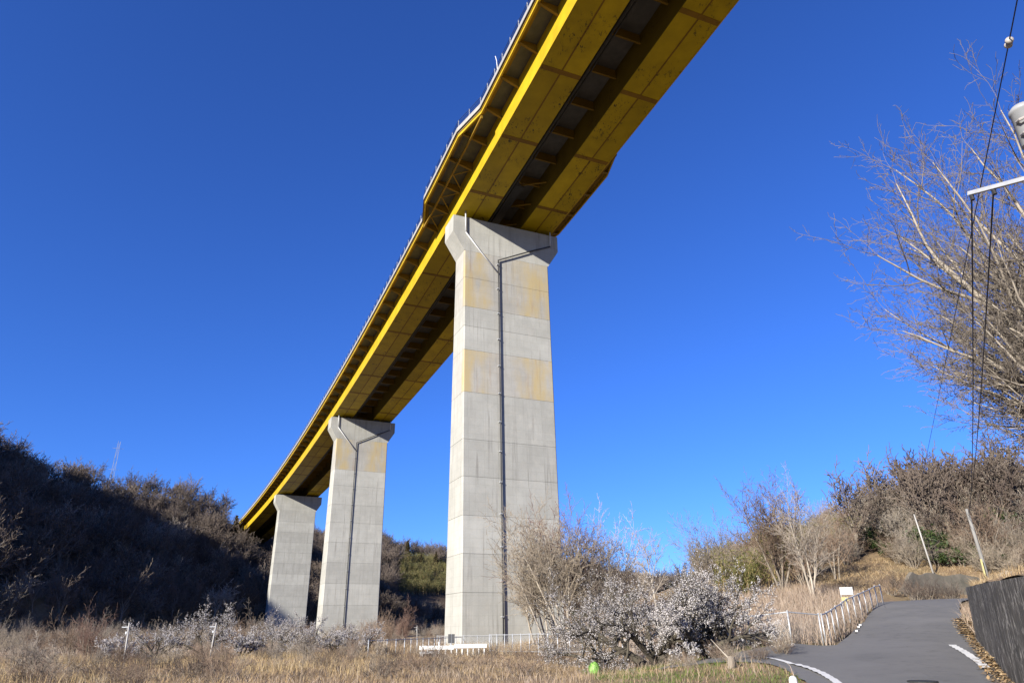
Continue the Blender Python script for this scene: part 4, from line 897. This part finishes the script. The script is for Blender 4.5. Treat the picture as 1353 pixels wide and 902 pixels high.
fence([(11.75, 28.3, 0), (13.6, 31.2, 0), (15.4, 34.0, 0), (17.9, 37.4, 0), (20.3, 40.4, 0)], 1.1, 1.35, 'grey wire-mesh fence climbing along the left side of the road')
fence([(4.5, 31.5, 0), (7.6, 28.9, 0), (10.15, 27.45, 0), (11.6, 28.2, 0)], 1.1, 1.9, 'grey pipe fence behind the plum tree, meeting the road fence')
fence([(-1.9, 54.2, 0), (2.6, 46.2, 0), (4.6, 43.2, 0)], 1.2, 1.15, 'pale wire fence standing before the tallest pier and pale trees', rail2=True)
fence([(-9.4, 47.6, 0), (-7.6, 51, 0), (-5.4, 57, 0), (-4.4, 60, 0)], 1.0, .95, 'pale railing running back left of the tallest pier', mesh_=False, rail2=True)
fence([(-6.5, 61.5, 0), (-1.9, 58.5, 0)], 1.1, 1.3, 'faint wire fence at the foot of the tallest pier', r=.02)
gr = thing('guardrail', (-6.3, 48.9, gz(-6.3, 48.9)), 0, 'short white guardrail in front of the tallest pier', 'guardrail'); L0 = gr.location
for x0, x1, dy, dz in ((-6.3, -4.05, 0, .0), (-4.0, -1.9, -.12, .08)):
    prof = [(-.04, .36), (.02, .40), (-.02, .47), (.02, .54), (-.04, .60), (-.07, .60), (-.07, .36)]
    MB().loft([[(x - L0.x, dy + a, z + dz) for a, z in prof] for x in (x0, x1)]).build('rail_beam', 'white', gr)
    for x in np.linspace(x0 + .15, x1 - .15, 6): MB().tube([(x - L0.x, dy + .03, -.3), (x - L0.x, dy + .03, .58 + dz)], .045, 8).build('post', 'white', gr, True)
b = at(596, 866, 50); sg = thing('sign', (b.x, b.y, gz(b.x, b.y)), 0, 'small dark two-panel sign on a post above the guardrail', 'sign')
MB().tube([(0, 0, -.2), (0, 0, 1.3)], .03, 8).build('post', 'galv', sg)
for x in (-.12, .12): MB().box((x - .1, -.05, .72), (x + .1, -.035, 1.28)).build('panel', 'sign_dark', sg)
b = at(580, 862, 52); MB().tube([(0, 0, -.2), (0, 0, .75), (0, 0, .8)], [.07, .07, .03], 10).build('marker_post', 'white', None, True).location = (b.x, b.y, gz(b.x, b.y)); tag(bpy.data.objects['marker_post'], 'short white marker post at the left end of the guardrail', 'post')
# concrete culvert below the guardrail
b = at(566, 873, 46.5); cv = thing('culvert', (b.x, b.y, gz(b.x, b.y) - .35), 0, 'small weathered concrete drain outlet below the guardrail', 'culvert')
MB().box((-.5, -.3, -.3), (-.3, .6, .55)).build('side_wall', 'concrete_plain', cv); MB().box((.3, -.3, -.3), (.5, .6, .55)).build('side_wall', 'concrete_plain', cv); MB().box((-.52, -.32, .553), (.52, .6, .68)).build('cap', 'concrete_plain', cv); MB().box((-.297, .2, -.3), (.297, .25, .55)).build('back', 'post_dark', cv)  # near-black back plate stands in for the shade inside the drain
# notice boards behind the road fence
b = at(1122, 800, 43); nb = thing('notice_board', (b.x, b.y, gz(b.x, b.y) - .25), -.5, 'blank white notice board behind the road fence', 'sign')
MB().box((-.3, -.02, 1.0), (.3, 0, 1.36)).build('board', 'white', nb); [MB().tube([(x, .02, -.1), (x, .02, 1.38)], .025, 6).build('post', 'galv', nb) for x in (-.3, .3)]
b = at(1118, 800, 42); M['pale_yellow'] = simple('faded yellow paint', (.62, .55, .25), (.5, .45, .22), 5); MB().box((-.18, -.02, .55), (.18, 0, .72)).tube([(0, .02, -.1), (0, .02, .7)], .02, 6).build('small_sign', 'pale_yellow').location = (b.x, b.y, gz(b.x, b.y)); tag(bpy.data.objects['small_sign'], 'small faded yellow plate low behind the road fence', 'sign')
# white delineator at the verge, tree stump, green sack, rock
b = at(1047, 892, 15); zt = b.z; zg = gz(b.x, b.y); dl = thing('delineator', (b.x, b.y, zg), 0, 'white round-topped marker post on the verge at the bottom edge', 'post')
hh = zt - zg; MB().tube([(0, 0, -.2), (0, 0, hh - .06), (0, 0, hh - .02), (0, 0, hh)], [.075, .075, .055, .015], 14).build('shaft', 'white', dl, True); MB().tube([(0, 0, hh - .22), (0, 0, hh - .16)], .079, 14).build('reflector', 'pale_yellow', dl, True)
b = at(968, 893, 23.5); st = thing('tree_stump', (b.x, b.y, gz(b.x, b.y)), 0, 'cut grey stump with a bare stick, at the edge of the verge', 'stump')
MB().tube([(0, 0, -.2), (.02, 0, .1), (.03, .02, .32)], [.16, .12, .11], 10).build('trunk', 'bark', st, True); MB().tube([(.03, .02, .318), (.03, .02, .33)], .105, 10).build('cut_face', 'wood_end', st); MB().tube([(.02, 0, .2), (-.2, .05, .45), (-.5, .1, .8)], [.03, .02, .01], 5).build('branch', 'bark_pale', st)
b = at(786, 890, 28); rings = []
for k, (r, z) in enumerate(((.15, -.03), (.21, .05), (.20, .17), (.19, .27), (.14, .36), (.09, .40), (.02, .42))): rings.append([(math.cos(t) * r * (1 + .2 * math.sin(5 * t + 1.7 * k)) , math.sin(t) * r * (1 + .18 * math.cos(4 * t + 2.1 * k)), z + .015 * math.sin(3 * t + k)) for t in np.linspace(0, 6.283, 19)[:-1]])
o = MB().loft(rings).build('plastic_sack', 'lime', None, True); o.location = (b.x, b.y, gz(b.x, b.y)); tag(o, 'bulging lime green plastic sack on the ground beneath the plum', 'sack')
def rock(px, d, r, lab, zf):
    b = at(px, 770, d); rings = []
    for k, t in enumerate(np.linspace(.05, math.pi - .05, 8)): rings.append([(math.cos(a) * r * math.sin(t) * (1 + .18 * math.sin(3 * a + k)), math.sin(a) * r * math.sin(t) * .8 * (1 + .15 * math.cos(2 * a + k)), -math.cos(t) * r * .6 + .05) for a in np.linspace(0, 6.283, 11)[:-1]])
    o = MB().loft(rings).build('boulder', 'concrete_plain'); o.location = (b.x, b.y, zf(b.x, b.y) + r * .2); return tag(o, lab, 'boulder')
rock(1338, 36, .42, 'pale angular boulder on the bank above the retaining wall', bank_z)

# utility poles and lines
def pole(base, top, r, label, arms=(), mat='pole_conc', name='utility_pole', ins=True):
    base, top = Vector(base), Vector(top); o = thing(name, base, 0, label, 'utility pole'); ax_ = top - base
    MB().tube([-ax_ * .05, ax_ * .5, ax_], [r, r * .85, r * .7], 12).build('shaft', mat, o, True)
    for f, ln, ang in arms:
        d = Vector((math.cos(ang), math.sin(ang), 0)) * ln / 2; c = ax_ * f + Vector((0, -r * .9, 0)); MB().bar(c - d, c + d, .07, .07).build('cross_arm', 'galv', o)
        for q in (-.85, .85) if ins else (): MB().tube([c + d * q + UP * .036, c + d * q + UP * .1, c + d * q + UP * .14, c + d * q + UP * .2], [.03, .05, .03, .04], 8).build('insulator', 'porcelain', o, True)
    return o
b = at(1236, 768, 66); b.z = tz(b.x, b.y); t = at(1210, 679, 66); P1 = Vector((t.x - .15, t.y, t.z)); pole(b, P1, .07, 'thin pale pole leaning on the straw-coloured bank above the bend', mat='pole_conc')
b = at(1310, 777, 46); b.z = gz(b.x, b.y); t = at(1277, 672, 46); P2 = Vector((t.x, t.y, t.z)); pole(b, P2, .105, 'grey concrete utility pole at the bend behind the retaining wall', mat='pole_dark')
MB().bar(b + Vector((-.35, -.3, -.2)), b + Vector((-.35, -.3, 1.9)), .06, .06).build('guy_guard', 'pale_yellow')
tag(bpy.data.objects['guy_guard'], 'yellow guard tube beside the concrete utility pole at the bend', 'guard post')
for px, d, ty, by, lab in ((161, 45, 822, 890, 'slim pale utility pole with one short arm, left of the plum bushes'), (276, 49, 822, 876, 'slim pale utility pole inside the white plum bushes'), (551, 95, 826, 850, 'tiny pale pole pair far behind the railing')):
    b = at(px, by, d); b.z = gz(b.x, b.y) - .1; t = at(px + (10 if px < 400 else 0), ty, d); o = pole(b, (t.x, t.y, t.z), .055, lab); q = Vector((t.x, t.y, t.z)) - o.location
    MB().bar(q * .9, q * .9 + Vector((-.34, -.05, 0)), .06, .05).build('arm', 'galv', o); MB().box((q.x * .76 - .12, q.y * .76 - .07, q.z * .74), (q.x * .76 - .04, q.y * .76 + .02, q.z * .8)).build('junction_box', 'galv', o)
# near pole, outside the right edge, with the crossarm that reaches into view
a0, a1 = at(1280, 256, 11), at(1353, 236.5, 10.62); dirn = (a1 - a0).normalized(); pc = a0 + dirn * 2.2
px_, py_ = pc.x + .12, pc.y + .1; npole = thing('utility_pole', (px_, py_, bank_z(px_, py_) - .3), 0, 'near utility pole whose pale crossarm reaches in at the upper right edge', 'utility pole'); L0 = npole.location
MB().tube([(0, 0, -.2), (0, 0, 5), (0, 0, 8.2)], [.19, .17, .15], 14).build('shaft', 'pole_conc', npole, True)
MB().bar(a0 - L0, a0 + dirn * 3.0 - L0, .058, .058).build('cross_arm', 'galv', npole)
for k in range(8): q = a0 + dirn * (.1 + .16 * k) - L0; MB().bar(q + Vector((0, -.033, 0)), q + Vector((0, -.033, 0)) + dirn * .09, .008, .018).build('slot', 'post_dark', npole)
tc = at(1358, 165, 10.6); c0 = tc - L0
tr = MB().loft([[(c0.x + math.cos(t) * r, c0.y + math.sin(t) * r, c0.z + z) for t in np.linspace(0, 6.283, 17)[:-1]] for r, z in ((.14, -.34), (.155, -.33), (.155, .2), (.17, .21), (.17, .26), (.13, .31), (.02, .33))]).build('transformer', 'tank', npole, True)
for z in (-.2, 0.02): MB().tube([c0 + Vector((-.17, -.03, z)), c0 + Vector((-.2, -.12, z - .03)), c0 + Vector((-.1, -.22, z - .02))], .02, 6).build('bushing', 'porcelain', tr)
MB().bar(c0 + Vector((.1, 0, -.3)), Vector((0, 0, c0.z - .3)), .06, .06).build('bracket', 'galv', npole)
def wire(name, p, q, sag, r, label, n=28, twist=False):
    p, q = Vector(p), Vector(q); pts = [p.lerp(q, k / n) - UP * sag * 4 * (k / n) * (1 - k / n) for k in range(n + 1)]
    o = MB().tube([v - p for v in pts], r, 5).build(name, 'cable', None, True); o.location = p; return tag(o, label, 'cable')
wire('cable', a0 - UP * .05 + dirn * .03, P2 - UP * .5, .35, .012, 'left of the two black cables hanging from the crossarm')
wire('cable', a0 - UP * .05 + dirn * .36, P2 - UP * .3, .3, .012, 'right of the two black cables hanging from the crossarm')
for k, dx in enumerate((.03, .36)): MB().tube([a0 + dirn * dx - UP * .02, a0 + dirn * dx - UP * .12], .03, 8).build('clamp', 'cable', npole).location = -L0
i0 = at(1330, 61, 10.2); back = i0 + (i0 - P1).normalized() * 8
wire('cable', back, P1, .12, .009, 'thin upper wire carrying the insulator at the upper right')
def lerp_wire(px, p, q, sag):
    best = None
    for k in np.linspace(0, 1, 400):
        v = p.lerp(q, k) - UP * sag * 4 * k * (1 - k); 
        if (v - Vector((0, 0, EYE))).dot(Vector(RC @ np.array([0, 0, -1.]))) < 1: continue
        u = project(tuple(v))
        if best is None or abs(u[1] - 61) < best[0]: best = (abs(u[1] - 61), v)
    return best[1]
iv = lerp_wire(1330, Vector(back), P1, .12); wd_ = (P1 - Vector(back)).normalized(); rings = []
ins = thing('insulator', iv, 0, 'small pale porcelain insulator strung on the upper wire', 'insulator')
for k in (-1, 1): MB().tube([wd_ * (.045 * k - .03), wd_ * (.045 * k - .015), wd_ * (.045 * k + .015), wd_ * (.045 * k + .03)], [.02, .05, .055, .02], 12).build('shed', 'porcelain', ins, True)
